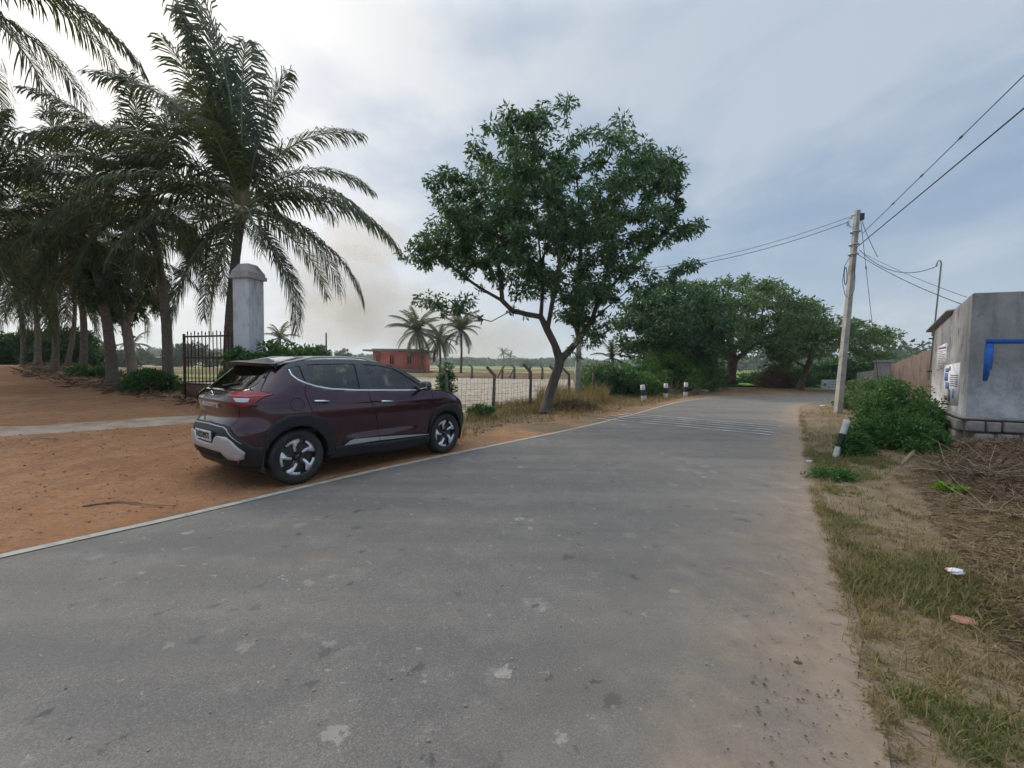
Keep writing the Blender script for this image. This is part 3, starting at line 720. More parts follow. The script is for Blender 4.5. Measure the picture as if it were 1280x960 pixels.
outline = [(497, 318), (528, 268), (545, 232), (586, 205), (600, 178), (618, 186), (626, 152), (650, 158), (676, 150), (690, 128), (712, 144), (745, 160), (770, 158), (795, 150), (790, 176), (830, 178), (852, 190), (862, 204), (848, 236),
           (846, 262), (868, 284), (862, 296), (830, 296), (820, 320), (788, 340), (780, 372), (758, 384), (742, 372), (730, 405), (700, 398), (690, 352), (672, 360), (664, 378), (636, 372), (600, 345), (560, 338), (520, 340)]
outline = [(690+(x-690)*.95, 285+(y-285)*(.88 if y < 285 else .97)) for x, y in outline]
tips = tips_outline(outline, Y, 400, 3.0, 5)
for q in [(530, 374), (545, 380), (560, 376), (574, 386), (582, 376), (792, 352), (812, 344), (842, 340), (858, 334), (868, 330), (852, 292), (866, 286), (872, 280), (740, 412), (760, 404), (722, 402), (735, 425), (748, 420)]: tips.append(np.array(W(*q, random.uniform(-.6, .4))))
make_tree('roadside_tree', 'leaning dark green tree with a forked trunk beside the road in the middle', 'tree', tb, limbs, tips, .150, M['bark_grey'], M['leaf_main'], per=96, lsz=(.165, .060), spread=.32, seed=4, droop=.55, reach=.22, flare=1.25)

# ---- trees at the bend
def simple_tree(name, label, cat, base, poly, Yd, n, thick, r0, leaf, per, lsz, spread, seed, trunk, group=None, bark='bark', droop=.3, flat=1.0, reach=.22):
    b = Vector(base); lm = [[tuple(b)]+[tuple(PT(px, py, Yd)) for px, py in trunk[0]]]
    for br in trunk[1:]: lm.append([tuple(PT(px, py, Yd+dy)) for px, py, dy in br])
    return make_tree(name, label, cat, b, lm, tips_outline(poly, Yd, n, thick, seed), r0, M[bark], M[leaf], per, lsz, spread, group, seed, droop, .012, reach=reach, flat=flat)
gtr = 'trees where the road bends'
b = G(914, 488); simple_tree('shade_tree', 'large spreading tree with a dark trunk at the outside of the bend', 'tree', (b.x, 32, 0),
    [(812, 470), (806, 432), (812, 396), (836, 368), (870, 352), (912, 350), (950, 356), (985, 368), (1015, 376), (1028, 392), (1020, 408), (1006, 426), (980, 442), (950, 440), (932, 456), (905, 450), (880, 458), (850, 468)], 32, 290, 5.5, .34, 'leaf_acacia', 85, (.27, .10), .68, 31,
    [[(914, 470), (916, 452), (914, 430)], [(914, 440, 0), (880, 410, -1), (850, 395, -2)], [(914, 440, 0), (950, 405, 1), (985, 390, 1)], [(914, 432, 0), (916, 390, -2), (912, 370, -2.5)], [(915, 450, 0), (945, 430, -2), (965, 425, -3)]], gtr, flat=.7)
simple_tree('shade_tree', 'dense darker tree left of the large spreading one, behind the striped kerb stones', 'tree', (PT(838, 480, 27).x, 27, 0),
    [(776, 440), (772, 400), (784, 372), (800, 362), (828, 356), (852, 352), (884, 360), (904, 384), (906, 420), (890, 448), (852, 462), (815, 458)], 27, 190, 3.8, .22, 'leaf_dark', 95, (.22, .11), .58, 33,
    [[(838, 460), (840, 440)], [(838, 450, 0), (815, 410, -1)], [(840, 442, 0), (860, 400, 1)]], gtr)
simple_tree('shade_tree', 'thin leaning tree behind the utility pole with a feathery crown', 'tree', (PT(1000, 488, 31).x, 31, 0),
    [(958, 460), (965, 430), (985, 408), (1015, 398), (1050, 398), (1084, 402), (1108, 412), (1122, 428), (1106, 446), (1082, 452), (1066, 438), (1040, 432), (1022, 440), (1000, 452), (975, 462)], 31, 150, 4.0, .2, 'leaf_acacia', 60, (.25, .085), .58, 35,
    [[(1006, 466), (1015, 444), (1017, 432)], [(1017, 432, 0), (1050, 418, -.5), (1085, 420, -1)], [(1015, 440, 0), (990, 425, 1)]], gtr, flat=.6)

# ---- bushes
def bush(name, label, cat, base, size, n, leaf, per, lsz, spread, seed, group=None, bark='wood_dead', up=.2, stems=9):
    rng = np.random.default_rng(seed); B = np.array(base, float); tips = []
    while len(tips) < n:
        v = rng.uniform(-1, 1, 3); v[2] = rng.uniform(0.04, 1)
        r = np.linalg.norm(v*np.array([1, 1, .95]))
        if r < 1 and (r > .45 or rng.random() < .5):
            wob = 1+.22*math.sin(3*math.atan2(v[1], v[0])+seed)
            tips.append(B+v*np.array(size)*np.array([wob, wob, 1]))
    lm = [[tuple(B+np.array([0, 0, -.05])), tuple(B+np.array([0, 0, size[2]*.18]))]]
    for i in range(stems):
        a = i*2.4; lm.append([tuple(B+np.array([0, 0, size[2]*.05])), tuple(B+np.array([math.cos(a)*size[0]*.4, math.sin(a)*size[1]*.4, size[2]*rng.uniform(.3, .6)]))])
    return make_tree(name, label, cat, tuple(B), lm, tips, .05 if size[2] > .8 else .02, M[bark], M[leaf], per, lsz, spread, group, seed, -up, .004, reach=.1)
bb = on(6.95, 7.85); bush('bush', 'big round bright green bush beside the leaning marker stone on the right verge', 'bush', bb, (.66, .68, .54), 200, 'leaf_bush', 120, (.066, .026), .15, 51)
bb = on(5.86, 7.42); bush('bush', 'low sprigs growing round the leaning white marker stone', 'bush', bb, (.24, .20, .36), 30, 'leaf_bush', 70, (.06, .024), .12, 151)
bb = on(PT(1116, 500, 11.6).x, 11.3); bush('bush', 'taller loose bush growing against the brown wall behind the big round bush', 'bush', bb, (.8, 1.1, 1.15), 100, 'leaf_bush', 75, (.09, .04), .2, 52)
bb = on(PT(1092, 500, 15.5).x, 15.5); bush('bush', 'pale green bush right behind the utility pole at the wall', 'bush', bb, (1.0, 1.2, 1.15), 90, 'leaf_acacia', 70, (.11, .05), .26, 53)
for i, (px, Yv, sz, leaf, lab) in enumerate([(795, 22.5, (1.3, 1.1, 1.05), 'leaf_bright', 'bright green bush directly behind the nearest striped kerb stone'),
        (770, 21.5, (1.5, 1.2, 1.35), 'leaf_dark', 'dark low bush left of the bright green one behind the kerb stones'),
        (828, 25, (2.4, 1.6, 2.3), 'leaf_bright', 'tall light green shrub in front of the dense dark tree'),
        (866, 28, (2.0, 1.4, 2.2), 'leaf_bright', 'light green shrub between the kerb stones and the big dark trunk'),
        (748, 24, (1.2, 1.1, 1.6), 'leaf_acacia', 'grey green bush right of the leaning tree near the concrete pole')]):
    bb = on(PT(px, 480, Yv).x, Yv); bush('bush', lab, 'bush', bb, sz, 120, leaf, 85, (.16, .075), .34, 60+i)
for i, (px, Yv, sz, lab) in enumerate([(985, 36, (2.2, 1.4, 1.5), 'low bush in the field behind the brown haystack'), (1034, 38, (2.2, 1.6, 2.2), 'dark bush mass behind the white notice board'), (1068, 38, (2.5, 1.6, 2.8), 'dark bush right of the utility pole beyond the road'), (945, 40, (1.6, 1.2, .9), 'low bush right of the big dark trunk across the road'), (885, 36, (2.4, 1.4, 1.5), 'low bush left of the big dark trunk across the road'), (1008, 38, (1.8, 1.2, 1.8), 'dark bush behind the thin leaning trunk')]):
    bb = (PT(px, 480, Yv).x, Yv, 0); bush('bush', lab, 'bush', bb, sz, 60, 'leaf_dark', 75, (.26, .13), .5, 70+i)
bb = on(-8.2, 10.8); bush('hedge', 'long leafy hedge hiding the foot of the white gate pillar behind the car', 'hedge', on(-5.75, 11.2), (1.75, .8, 1.70), 230, 'leaf_bush', 105, (.10, .052), .24, 80)
bush('bush', 'green shrub at the foot of the curved palm left of the gate', 'bush', on(PT(190, 480, 14.3).x, 14.2), (.75, .6, .62), 70, 'leaf_bush', 80, (.13, .06), .22, 81)
bush('bush', 'small leafy weed under the fence just right of the car', 'bush', on(PT(602, 520, 12.4).x, 12.4), (.34, .28, .34), 26, 'leaf_bush', 50, (.09, .045), .12, 82)
bush('bush', 'small green tree-like shrub rising above the first fence post right of the car', 'bush', on(PT(556, 492, 16).x, 16), (.28, .26, 1.55), 40, 'leaf_bush', 50, (.12, .055), .16, 83)
bush('bush', 'dark undergrowth at the far left behind the palm trunks', 'bush', on(PT(14, 460, 28).x, 28), (4.2, 1.8, 2.0), 110, 'leaf_dark', 85, (.3, .13), .55, 84)
bush('bush', 'dark bush between the slim palm trunks of the grove', 'bush', on(PT(92, 455, 27).x, 27), (1.6, 1.2, 2.1), 60, 'leaf_dark', 85, (.26, .12), .5, 85)
bush('bush', 'low weeds behind the thick leaning palm', 'bush', on(PT(120, 475, 18).x, 18), (1.2, .6, .35), 36, 'leaf_bush', 50, (.13, .06), .25, 86)
bush('weed', 'creeping green weed patch at the roadside just before the big bush', 'weed', on(*G(1037, 598).xy), (.32, .22, .10), 22, 'leaf_bush', 50, (.05, .022), .09, 87)
bush('weed', 'bright lime green sprout on the brown debris', 'weed', on(*G(1192, 615).xy), (.13, .10, .07), 8, 'leaf_lime', 26, (.06, .034), .06, 88)
# forked pale tree in the grove
b = PT(168, 482, 15.8); b = on(b.x, 15.8)
make_tree('forked_tree', 'pale forked tree between the curved palm and the thick leaning palm', 'tree', b,
    [[tuple(b), tuple(PT(160, 420, 15.8)), tuple(PT(157, 404, 15.8))], [tuple(PT(157, 404, 15.8)), tuple(PT(148, 385, 15.8)), tuple(PT(142, 350, 15.8))], [tuple(PT(157, 404, 15.8)), tuple(PT(165, 385, 15.8)), tuple(PT(176, 350, 15.8))]],
    tips_outline([(110, 395), (105, 340), (140, 310), (190, 320), (215, 350), (205, 392), (175, 380), (150, 400)], 15.8, 90, 1.6, 91), .15, M['bark_pale'], M['leaf_dark'], 60, (.15, .06), .28, seed=91)
# background trees seen beyond the fields
for i, (px, top, Yd, w) in enumerate([(238, 430, 95, 8), (215, 436, 110, 6), (135, 432, 80, 7), (178, 438, 120, 6), (98, 430, 70, 6), (395, 434, 130, 9), (430, 438, 150, 8), (370, 438, 120, 7), (660, 452, 260, 8), (320, 446, 150, 8)]):
    p = PT(px, 455, Yd); zt = PT(px, top, Yd).z
    if zt < 2: continue
    bush('distant_tree', 'round distant tree number of the far field edge' if False else ['domed tree beyond the fields just left of the gate', 'lower tree beyond the fields left of the domed one', 'field edge tree seen between forked tree and thick palm', 'far tree seen between forked tree and curved palm', 'field edge tree seen left of the thick leaning palm', 'broad dark tree on the horizon above the car roof', 'dark tree on the horizon just left of the pink house', 'dark tree on the horizon left of the broad one above the car', 'lone round tree on the horizon left of the leaning tree', 'dark tree on the horizon behind the hedge'][i], 'tree', (p.x, Yd, 0), (w/2*1.2, w/2, zt), 45, 'leaf_far', 60, (w*.09, w*.045), w*.13, 100+i, 'distant trees beyond the fields')
# far wooded horizon (reads as one mass)
def far_wood():
    rng = np.random.default_rng(5); C = []; L = []
    for k in range(1500):
        a = rng.uniform(-1.35, 1.15); r = rng.uniform(330, 620)
        if a > .45: r = rng.uniform(160, 420)
        x = math.sin(a)*r; y = math.cos(a)*r
        hgt = (3.5+5*vnoise(np.array([a*22]), np.array([2.]), 3)[0])*(1.5 if a < -.35 else 1)*(r/450 if a < .45 else 1.2)
        m = 26; c = np.stack([rng.normal(0, 5, m)+x, rng.normal(0, 4, m)+y, rng.random(m)**.7*hgt], 1); C.append(c); L.append(np.full(m, r*.006))
    C = np.concatenate(C); L = np.concatenate(L); n = len(C); D = rng.normal(size=(n, 3)); D[:, 2] *= .5
    tag(link('far_wood', leaf_mesh('far_wood', C, D, L*1.5, L*1.1, M['leaf_far'], rng=rng)), 'hazy wooded line along the horizon beyond the fields', 'woodland', kind='stuff')
far_wood()
# low hills on the right horizon
def hills():
    mb = MB(); n = 80
    for i in range(n+1):
        a = .30+.95*i/n; R_ = 620; h = 17*math.sin(math.pi*i/n)**.6*(.65+.5*vnoise(np.array([i*.09]), np.array([1.]), 9)[0])
        for k, (rr__, hh) in enumerate([(0, -1), (40, .55), (90, 1), (170, .9), (260, -1)]):
            mb.v.append((math.sin(a)*(R_+rr__), math.cos(a)*(R_+rr__), max(-1, h*hh)))
    for i in range(n):
        for k in range(4): mb.f.append([i*5+k, (i+1)*5+k, (i+1)*5+k+1, i*5+k+1]); mb.m.append(0)
    tag(mb.build('hills', mat_var('hill_scrub', (.035, .055, .03), (.06, .08, .04), .06, .95, .5, .5, .1), None, True), kind='structure')
hills()

# ------------------------------------------------------------------ gate pillar and gate
pc_ = PT(312, 470, 11.7); pz = TZ(pc_.x, pc_.y)
zt1 = PT(312, 350, 11.7).z; zt2 = PT(315, 331, 11.7).z; pr = rad(-14)
root = thing('gate_pillar', 'tall whitewashed gate pillar with a stepped cap behind the hedge', 'pillar', (pc_.x, pc_.y, pz), pr)
mb = MB(); mb.box((0, 0, (zt1-pz)/2-.1), (.50, .50, zt1-pz+.2), bev=.012); mb.build('shaft', M['white_pillar'], root)
mb = MB(); h = zt1-pz; mb.box((0, 0, h+.05), (.62, .62, .10), bev=.012); mb.box((0, 0, h+.13), (.56, .56, .07), bev=.01)
mb.add([(a*.28, b*.28, h+.167) for a, b in ((-1, -1), (1, -1), (1, 1), (-1, 1))]+[(a*.15, b*.15, zt2-pz) for a, b in ((-1, -1), (1, -1), (1, 1), (-1, 1))], [(0, 1, 5, 4), (1, 2, 6, 5), (2, 3, 7, 6), (3, 0, 4, 7), (4, 5, 6, 7)])
mb.build('cap', mat_var('cap_concrete', (.33, .30, .28), (.45, .42, .40), 6, .9, .5, c3=(.2, .18, .17), s3=3), root)
ga = PT(231, 470, 12.9); gb = PT(291, 470, 12.0); gz = TZ(ga.x, ga.y)
root = thing('iron_gate', 'rusty barred iron gate leaf standing open beside the white pillar', 'gate', (ga.x, ga.y, gz), math.atan2(gb.y-ga.y, gb.x-ga.x)); gl = math.hypot(gb.x-ga.x, gb.y-ga.y)
top = PT(235, 421, 12.9).z-gz; mid = PT(235, 447, 12.9).z-gz; pn = PT(235, 480, 12.9).z-gz
mb = MB()
for z in (pn+.02, mid, top): mb.box((gl/2, 0, z), (gl, .045, .045))
for x in (0, gl): mb.box((x, 0, top/2+.04), (.055, .055, top+.08))
mb.box((gl/2, 0, .06), (gl, .045, .05)); mb.build('frame', M['rust'], root)
nb = 13
for i in range(1, nb):
    mb = MB(); x = gl*i/nb; tp = top+.14+.03*(i % 2); mb.tube([(x, .004, pn), (x, .004, tp-.07), (x, .004, tp-.065), (x, .004, tp)], [.013, .013, .022, .002], 6); mb.build('bar', M['rust'], root)
mb = MB(); mb.box((gl/2, .012, (pn+.06)/2), (gl-.06, .012, pn-.06)); mb.build('panel', M['rust_panel'], root)

# ------------------------------------------------------------------ fence
FS = SD; FN = ND*-9.3
root = thing('field_fence', 'wire mesh fence on cranked concrete posts along the bare field', 'fence', tuple(FN+FS*8.8))
f0 = FN+FS*8.8
posts = [6.75, 8.8, 10.8, 12.85, 14.6, 15.6, 17.7, 19.8]
for i, s in enumerate(posts):
    p = FN+FS*s; z0 = TZ(p.x, p.y); p = Vector((p.x, p.y, z0)); lx = random.uniform(-.06, .06); w = .056
    mb = MB(); hgt = 1.22+random.uniform(-.08, .08); L = Vector((-.62, .35, 0)).normalized()
    pts = [p+Vector((0, 0, -.3)), p+Vector((lx*.5, 0, .6)), p+Vector((lx, 0, hgt)), p+Vector((lx, 0, hgt+.03))+L*.05, p+Vector((lx, 0, hgt+.26))+L*.30]
    mb.tube(pts, [w*1.25, w*1.2, w*1.1, w*1.1, w*.95], 4); mb.build('post', M['fence_post'], root, origin=tuple(f0), auto=30)
mb = MB(); rng = random.Random(4)
def fz(s): p = FN+FS*s; return Vector((p.x, p.y, TZ(p.x, p.y)))
for a, b in zip(posts[:-1], posts[1:]):
    for h in (.12, .27, .42, .57, .74, .92, 1.12):
        sag = rng.uniform(.01, .06); off = rng.uniform(-.02, .02)
        mb.tube([fz(a+(b-a)*u)+Vector((0, 0, h+off-sag*math.sin(math.pi*u)+rng.uniform(-.008, .008))) for u in np.linspace(0, 1, 9)], .0042, 3, False)
    k = int((b-a)/.16)
    for j in range(k):
        s = a+(j+.5)*(b-a)/k; q = fz(s); w = rng.uniform(-.03, .03)
        mb.tube([q+Vector((w*math.sin(h*3+j), w*math.cos(h*4), h)) for h in np.linspace(.02, 1.10+rng.uniform(-.03, .03), 8)], .0038, 3, False)
mb.build('wire_mesh', M['wire'], root, origin=tuple(f0))
# far fence beyond the bare field
pl = [PT(px, 460, 46) for px in (590, 628, 643, 662, 678, 697, 730)]
root = thing('far_fence', 'row of short dark posts on the bund at the far side of the bare field', 'fence', (pl[0].x, 46, 0))
for i, p in enumerate(pl):
    mb = MB(); q = Vector((p.x-pl[0].x, 0, 0)); s = 1 if i % 2 else -1
    mb.tube([q, q+Vector((.02, 0, 1.15)), q+Vector((s*.30, 0, 1.5))], [.14, .12, .10], 5); 
    if i in (1, 2): mb.tube([q+Vector((-.5, 0, .1)), q+Vector((0, 0, 1.15))], .09, 4)
    mb.build('post', M['fence_post'], root)
mb = MB()
for h in (.5, .9, 1.2): mb.tube([(p.x-pl[0].x, .02, h) for p in pl], .012, 3)
mb.build('wire', M['wire'], root)
# thin poles far off
p = PT(408, 470, 42); mb = MB(); mb.tube([(0, 0, 0), (0, 0, PT(408, 416, 42).z)], [.10, .07], 8); o = mb.build('thin_pole', M['dark'], None); o.location = (p.x, 42, 0); tag(o, 'thin dark pole rising behind the car roof', 'pole')
p = PT(211, 470, 60); mb = MB(); mb.tube([(0, 0, 0), (0, 0, PT(211, 428, 60).z)], [.12, .10], 8); o = mb.build('thin_pole', M['galv'], None); o.location = (p.x, 60, 0); tag(o, 'pale grey pole in the field seen just left of the gate', 'pole')

# ------------------------------------------------------------------ pink house
hY = 62; a = PT(466, 460, hY); b = PT(527, 460, hY); zr = PT(500, 438.5, hY).z; root = thing('pink_house', 'small pink house with a flat overhanging roof across the field', 'house', (a.x, hY, 0), rad(-3))
wd = b.x-a.x
mb = MB(); mb.box((wd/2, 2.6, zr/2-.1), (wd, 5.2, zr)); mb.build('wall', M['pink_wall'], root)
mb = MB(); mb.box((wd/2-.25, 2.6, zr+.02), (wd+2.0, 6.4, .22)); mb.box((wd/2-.1, 2.6, zr+.2), (wd+.1, 5.2, .16)); mb.build('roof', M['slab'], root)
for i, (fx, w, h) in enumerate([(.10, .45, 1.0), (.40, .62, 1.15), (.76, .62, 1.15)]):
    mb = MB(); mb.box((wd*fx, -.012, zr*.60), (w, .05, h)); wn = mb.build('window', M['dark'], root)
    mb = MB()
    for sx in (-1, 0, 1): mb.box((wd*fx+sx*w/2, -.05, zr*.60), (.07, .05, h+.07))
    for sz in (-1, 1): mb.box((wd*fx, -.052, zr*.60+sz*h/2), (w+.07, .05, .07))
    mb.box((wd*fx, -.10, zr*.60+h/2+.22), (w+.35, .35, .08)); mb.build('frame', M['pink_wall'], wn)
mb = MB(); mb.box((wd/2, -.02, .35), (wd+.06, .06, .7)); mb.build('base_band', M['slab'], root)
# far pale buildings on the horizon
for i, (px0, px1, pt, Yd, lab) in enumerate([(588, 606, 450, 520, 'pale low building on the far horizon, left of the widest one'), (608, 640, 449, 560, 'widest of the pale hazy buildings on the far horizon'), (192, 204, 446, 130, 'small white shed beyond the fields left of the gate'), (706, 724, 453, 480, 'tiny pale building on the far horizon right of the leaning tree trunk')]):
    q0 = PT(px0, 460, Yd); q1 = PT(px1, 460, Yd); z = PT(px0, pt, Yd).z; mb = MB(); L = q1.x-q0.x
    root = thing('far_building', lab, 'building', (q0.x, Yd, 0))
    mb.box((L*.3, 4, z/2), (L*.6, 8, z)); mb.box((L*.8, 4, z*.4), (L*.38, 8, z*.8)); mb.build('wall', M['white_paint'], root)
    mb = MB()
    for k in range(max(2, int(L/4))):
        for fl in range(max(1, int(z/3.4))): mb.box((1.2+k*(L-2)/max(2, int(L/4)), -.02, 1.6+fl*3), (1.2, .06, 1.3))
    mb.build('windows', M['dark'], root)

# ------------------------------------------------------------------ utility poles and wires
PY = 14.8
pb = PT(1047, 522, PY); pt_ = PT(1072, 263, PY); pb = Vector((pb.x, PY, TZ(pb.x, PY)))
axis = (pt_-pb)
root = thing('utility_pole', 'tall leaning concrete utility pole in front of the road bend on the right', 'pole', pb)
def pole_pt(z): return pb+axis*((z-pb.z)/axis.z)
mb = MB(); n = 12
pts = [(axis*(i/n)) for i in range(n+1)]; pts.insert(0, Vector((0, 0, -.3)))
mb.tube(pts, [.135]+[.128-.042*(i/n) for i in range(n+1)], 4); mb.build('shaft', M['concrete'], root, auto=30)
def rel(px, py, dy=0): return PT(px, py, PY+dy)-pb
mb = MB()
for z in (290, 306, 318): c = pole_pt(PT(1069, z, PY).z)-pb; mb.lathe([(.14, -.03), (.15, -.03), (.15, .03), (.14, .03)], 14, 'z', tuple(c))
mb.build('clamp', M['galv'], root)
mb = MB(); mb.tube([rel(1071, 268), rel(1062, 272), rel(1058, 280), rel(1064, 284), rel(1071, 283)], .012, 5); mb.build('bracket', M['galv'], root)
for q in ((1064, 271, -.06), (1060, 280, -.06)):
    c = rel(*q); mb = MB(); mb.lathe([(.001, -.07), (.035, -.06), (.045, -.02), (.03, 0), (.045, .03), (.03, .06), (.001, .07)], 12, 'z', tuple(c)); mb.build('insulator', M['white_paint'], root, True)
mb = MB(); mb.box(rel(1076, 271), (.16, .14, .22), bev=.02); mb.build('clamp_box', M['wire'], root)
mb = MB()
for k in range(4): mb.tube([rel(1057+1.8*math.cos(t), 345+11*math.sin(t), -.16-.015*k) for t in np.linspace(0, 2*math.pi, 17)], .013, 5, False)
mb.build('cable_coil', M['wire'], root)
mb = MB(); mb.tube([rel(1064, 318, -.15), rel(1056, 332, -.2), rel(1053, 352, -.22), rel(1056, 368, -.2), rel(1062, 374, -.18), rel(1068, 362, -.16), rel(1069, 345, -.16), rel(1067, 330, -.16)], .009, 5)
mb.build('drop_loop', M['wire'], root)
p2 = G(721, 500); p2.z = TZ(p2.x, p2.y); p2t = PT(727, 332, p2.y)
root = thing('utility_pole', 'pale concrete utility pole partly hidden behind the leaning tree', 'pole', p2)
mb = MB(); mb.tube([Vector((0, 0, -.3)), Vector((0, 0, 0)), (p2t-p2)], [.17, .165, .11], 4); mb.build('shaft', M['concrete'], root, auto=30)
mb = MB(); mb.box((p2t-p2)-Vector((0, 0, .35)), (.9, .07, .07)); mb.build('cross_arm', M['galv'], root)
pbst = PT(1052, 505, 17.5); mb = MB(); mb.tube([(0, 0, 0), (0.01, 0, PT(1052, 478, 17.5).z)], [.07, .06], 4); o = mb.build('short_post', M['concrete'], None, auto=30); o.location = (pbst.x, 17.5, 0); tag(o, 'short grey post standing just behind the foot of the leaning utility pole', 'post')
def wire(label, a, b, sag, r=.009, extra=None, n=30):
    a = Vector(a); b = Vector(b); mb = MB(); pts = []
    for i in range(n+1):
        u = i/n; p = a.lerp(b, u); p.z -= sag*4*u*(1-u); pts.append(p-a)
    mb.tube(pts, r, 5)
    if extra:
        for u in extra: i = int(u*n); d = (pts[i+1]-pts[i]).normalized(); mb.tube([pts[i]-d*.05, pts[i]+d*.05], r*2.6, 6)
    o = mb.build('overhead_wire', M['wire'], None, True); o.location = a; return tag(o, label, 'wire')
A1 = PT(1068, 269, PY-.1); A2 = PT(1062, 277, PY-.1)
wire('upper of the two wires from the leaning pole to the pole behind the tree', A1, p2t+Vector((.3, 0, -.28)), .45, .008)
wire('lower of the two wires from the leaning pole to the pole behind the tree', A2, p2t+Vector((-.3, 0, -.28)), .55, .010)
def wend(a, px, py, Yk, Yend):
    q = PT(px, py, Yk); d = (q-a)/(q.y-a.y); return a+d*(Yend-a.y)
B1 = PT(1071, 309, PY-.1); B2 = PT(1078, 292, PY-.05)
wire('thick lower wire running from the pole up over the right edge of the view', B1, wend(B1, 1280, 132, 7.2, -10), .05, .014)
wire('thin upper wire with small clamps running up over the right edge of the view', B2, wend(B2, 1280, 91, 7.2, -10), .05, .009, (.10, .17, .26))

# ------------------------------------------------------------------ grey building on the right
zc = .50
C0 = G(1207, 520.5, zc); Bf = G(1280, 523.5, zc); Ds = G(1163, 505, zc)
fd = (Bf-C0).normalized(); sd = (Ds-C0); ztop = PT(1213, 367, C0.y).z; zD = PT(1161, 410, Ds.y).z
E0 = C0+fd*7.5; E1 = Ds+fd*7.5
root = thing('plastered_building', 'grey plastered building with a blue painted frame on its front wall', 'building', (C0.x, C0.y, 0))
t = NT('plaster'); co = t.coord(); big = t.noise(co, .9, 6, .65); st = t.noise(t.mapping(co, (3, 3, .45)), 1.6, 5, .7); fin = t.noise(co, 24, 4, .7)
sz_ = t.n('SeparateXYZ'); t.set(sz_.inputs[0], co)
c = t.mix(t.ramp(big, [(.3, 0.0), (.7, 1.0)]), (.17, .17, .175), (.40, .40, .40))
c = t.mix(t.ramp(st, [(.5, 0.0), (.75, .75)]), c, (.13, .128, .128))
c = t.mix(t.ramp(t.noise(co, 1.6, 6, .75), [(.56, 0.0), (.68, .85)]), c, (.07, .07, .072))
c = t.mix(t.math('MULTIPLY', t.ramp(t.noise(co, 1.3, 5, .7), [(.38, 0.0), (.6, .8)]), t.ramp(t.math('SUBTRACT', 1.7, sz_.outputs[2]), [(0.0, 0.0), (.8, 1.0)])), c, (.60, .61, .64))
M['plaster'] = t.done(t.bsdf(c, .92, 0, t.bump(t.math('ADD', fin, t.math('MULTIPLY', big, 2.0)), .5, .012), .2))
o3 = Vector((C0.x, C0.y, 0)); loc = lambda p, z: (p.x-o3.x, p.y-o3.y, z)
mb = MB()
q = [loc(C0, zc), loc(E0, zc), loc(E1, zc), loc(Ds, zc)]; t_ = [loc(C0, ztop), loc(E0, ztop), loc(E1, zD), loc(Ds, zD)]
# subdivided walls with a slightly wavy top edge
def wallquad(a0, a1, z0, za, zb, n=24, wav=.012):
    b0 = len(mb.v)
    for i in range(n+1):
        u = i/n; p = Vector(a0).lerp(Vector(a1), u); zt = za+(zb-za)*u+(random.uniform(-wav, wav) if 0 < i < n else 0)
        for k in range(5): mb.v.append((p.x, p.y, z0+(zt-z0)*k/4))
    for i in range(n):
        for k in range(4): mb.f.append([b0+i*5+k, b0+(i+1)*5+k, b0+(i+1)*5+k+1, b0+i*5+k+1]); mb.m.append(0)
wallquad(q[0], q[1], zc, ztop, ztop); wallquad(q[3], q[0], zc, zD, ztop); wallquad(q[1], q[2], zc, ztop, zD); wallquad(q[2], q[3], zc, zD, zD)
mb.build('wall', M['plaster'], root)
up = Vector((0, 0, 1)); sdn = sd.normalized(); slope = (zD-ztop)/sd.length
def rp(f, s, dz): return loc(C0+fd*f+sdn*s, ztop+slope*s+dz)
mb = MB(); Ls = sd.length
rb = [rp(.05, .12, -.01), rp(7.6, .12, -.01), rp(7.6, Ls+.55, -.03), rp(-.12, Ls+.55, -.03), rp(-.12, Ls*.45, -.0), rp(.03, Ls*.42, 0)]
mb.prism(rb, (0, 0, .05)); mb.build('roof', M['tin'], root)
mb = MB(); mb.prism([rp(.0, Ls-.02, -.14), rp(.08, Ls-.02, -.14), rp(.08, Ls+.45, -.16), rp(0, Ls+.45, -.16)], (0, 0, .1)); mb.build('rafter', M['wood_dead'], root)
# plinth: stone courses
mb = MB(); nf = Vector((fd.y, -fd.x, 0)); ns = Vector((-sdn.y, sdn.x, 0))
zb0 = -.35
core = [C0+nf*.03+ns*.03, E0+nf*.03, E1, Ds+ns*.03]; mb.prism([loc(p, zb0) for p in core], (0, 0, zc-zb0-.05)); mb.build('plinth_core', M['mortar'], root)
mb = MB(); mb.prism([loc(p, zc-.055) for p in [C0+nf*.12+ns*.12, E0+nf*.12, E0+fd*.1, E1, Ds+ns*.12]], (0, 0, .05)); mb.build('plinth_slab', M['concrete'], root)
mb = MB(); rs = random.Random(3)
for (o_, d_, nn, LL) in ((C0, fd, nf, 7.4), (C0, sdn, ns, Ls)):
    for r_i, z in enumerate((zc-.19, zc-.45, zc-.70)):
        x = -.03+.12*(r_i % 2)
        while x < LL:
            w = rs.uniform(.26, .5); c = o_+d_*(x+w/2)+nn*(.055+rs.uniform(0, .02)); mb.box(loc(c, z+rs.uniform(-.01, .01)), (w-.045, .14, .215+rs.uniform(-.02, .01)), rz=math.atan2(d_.y, d_.x)+rs.uniform(-.02, .02), rx=rs.uniform(-.03, .03), bev=.022); x += w
mb.build('plinth_stones', M['stone'], root)
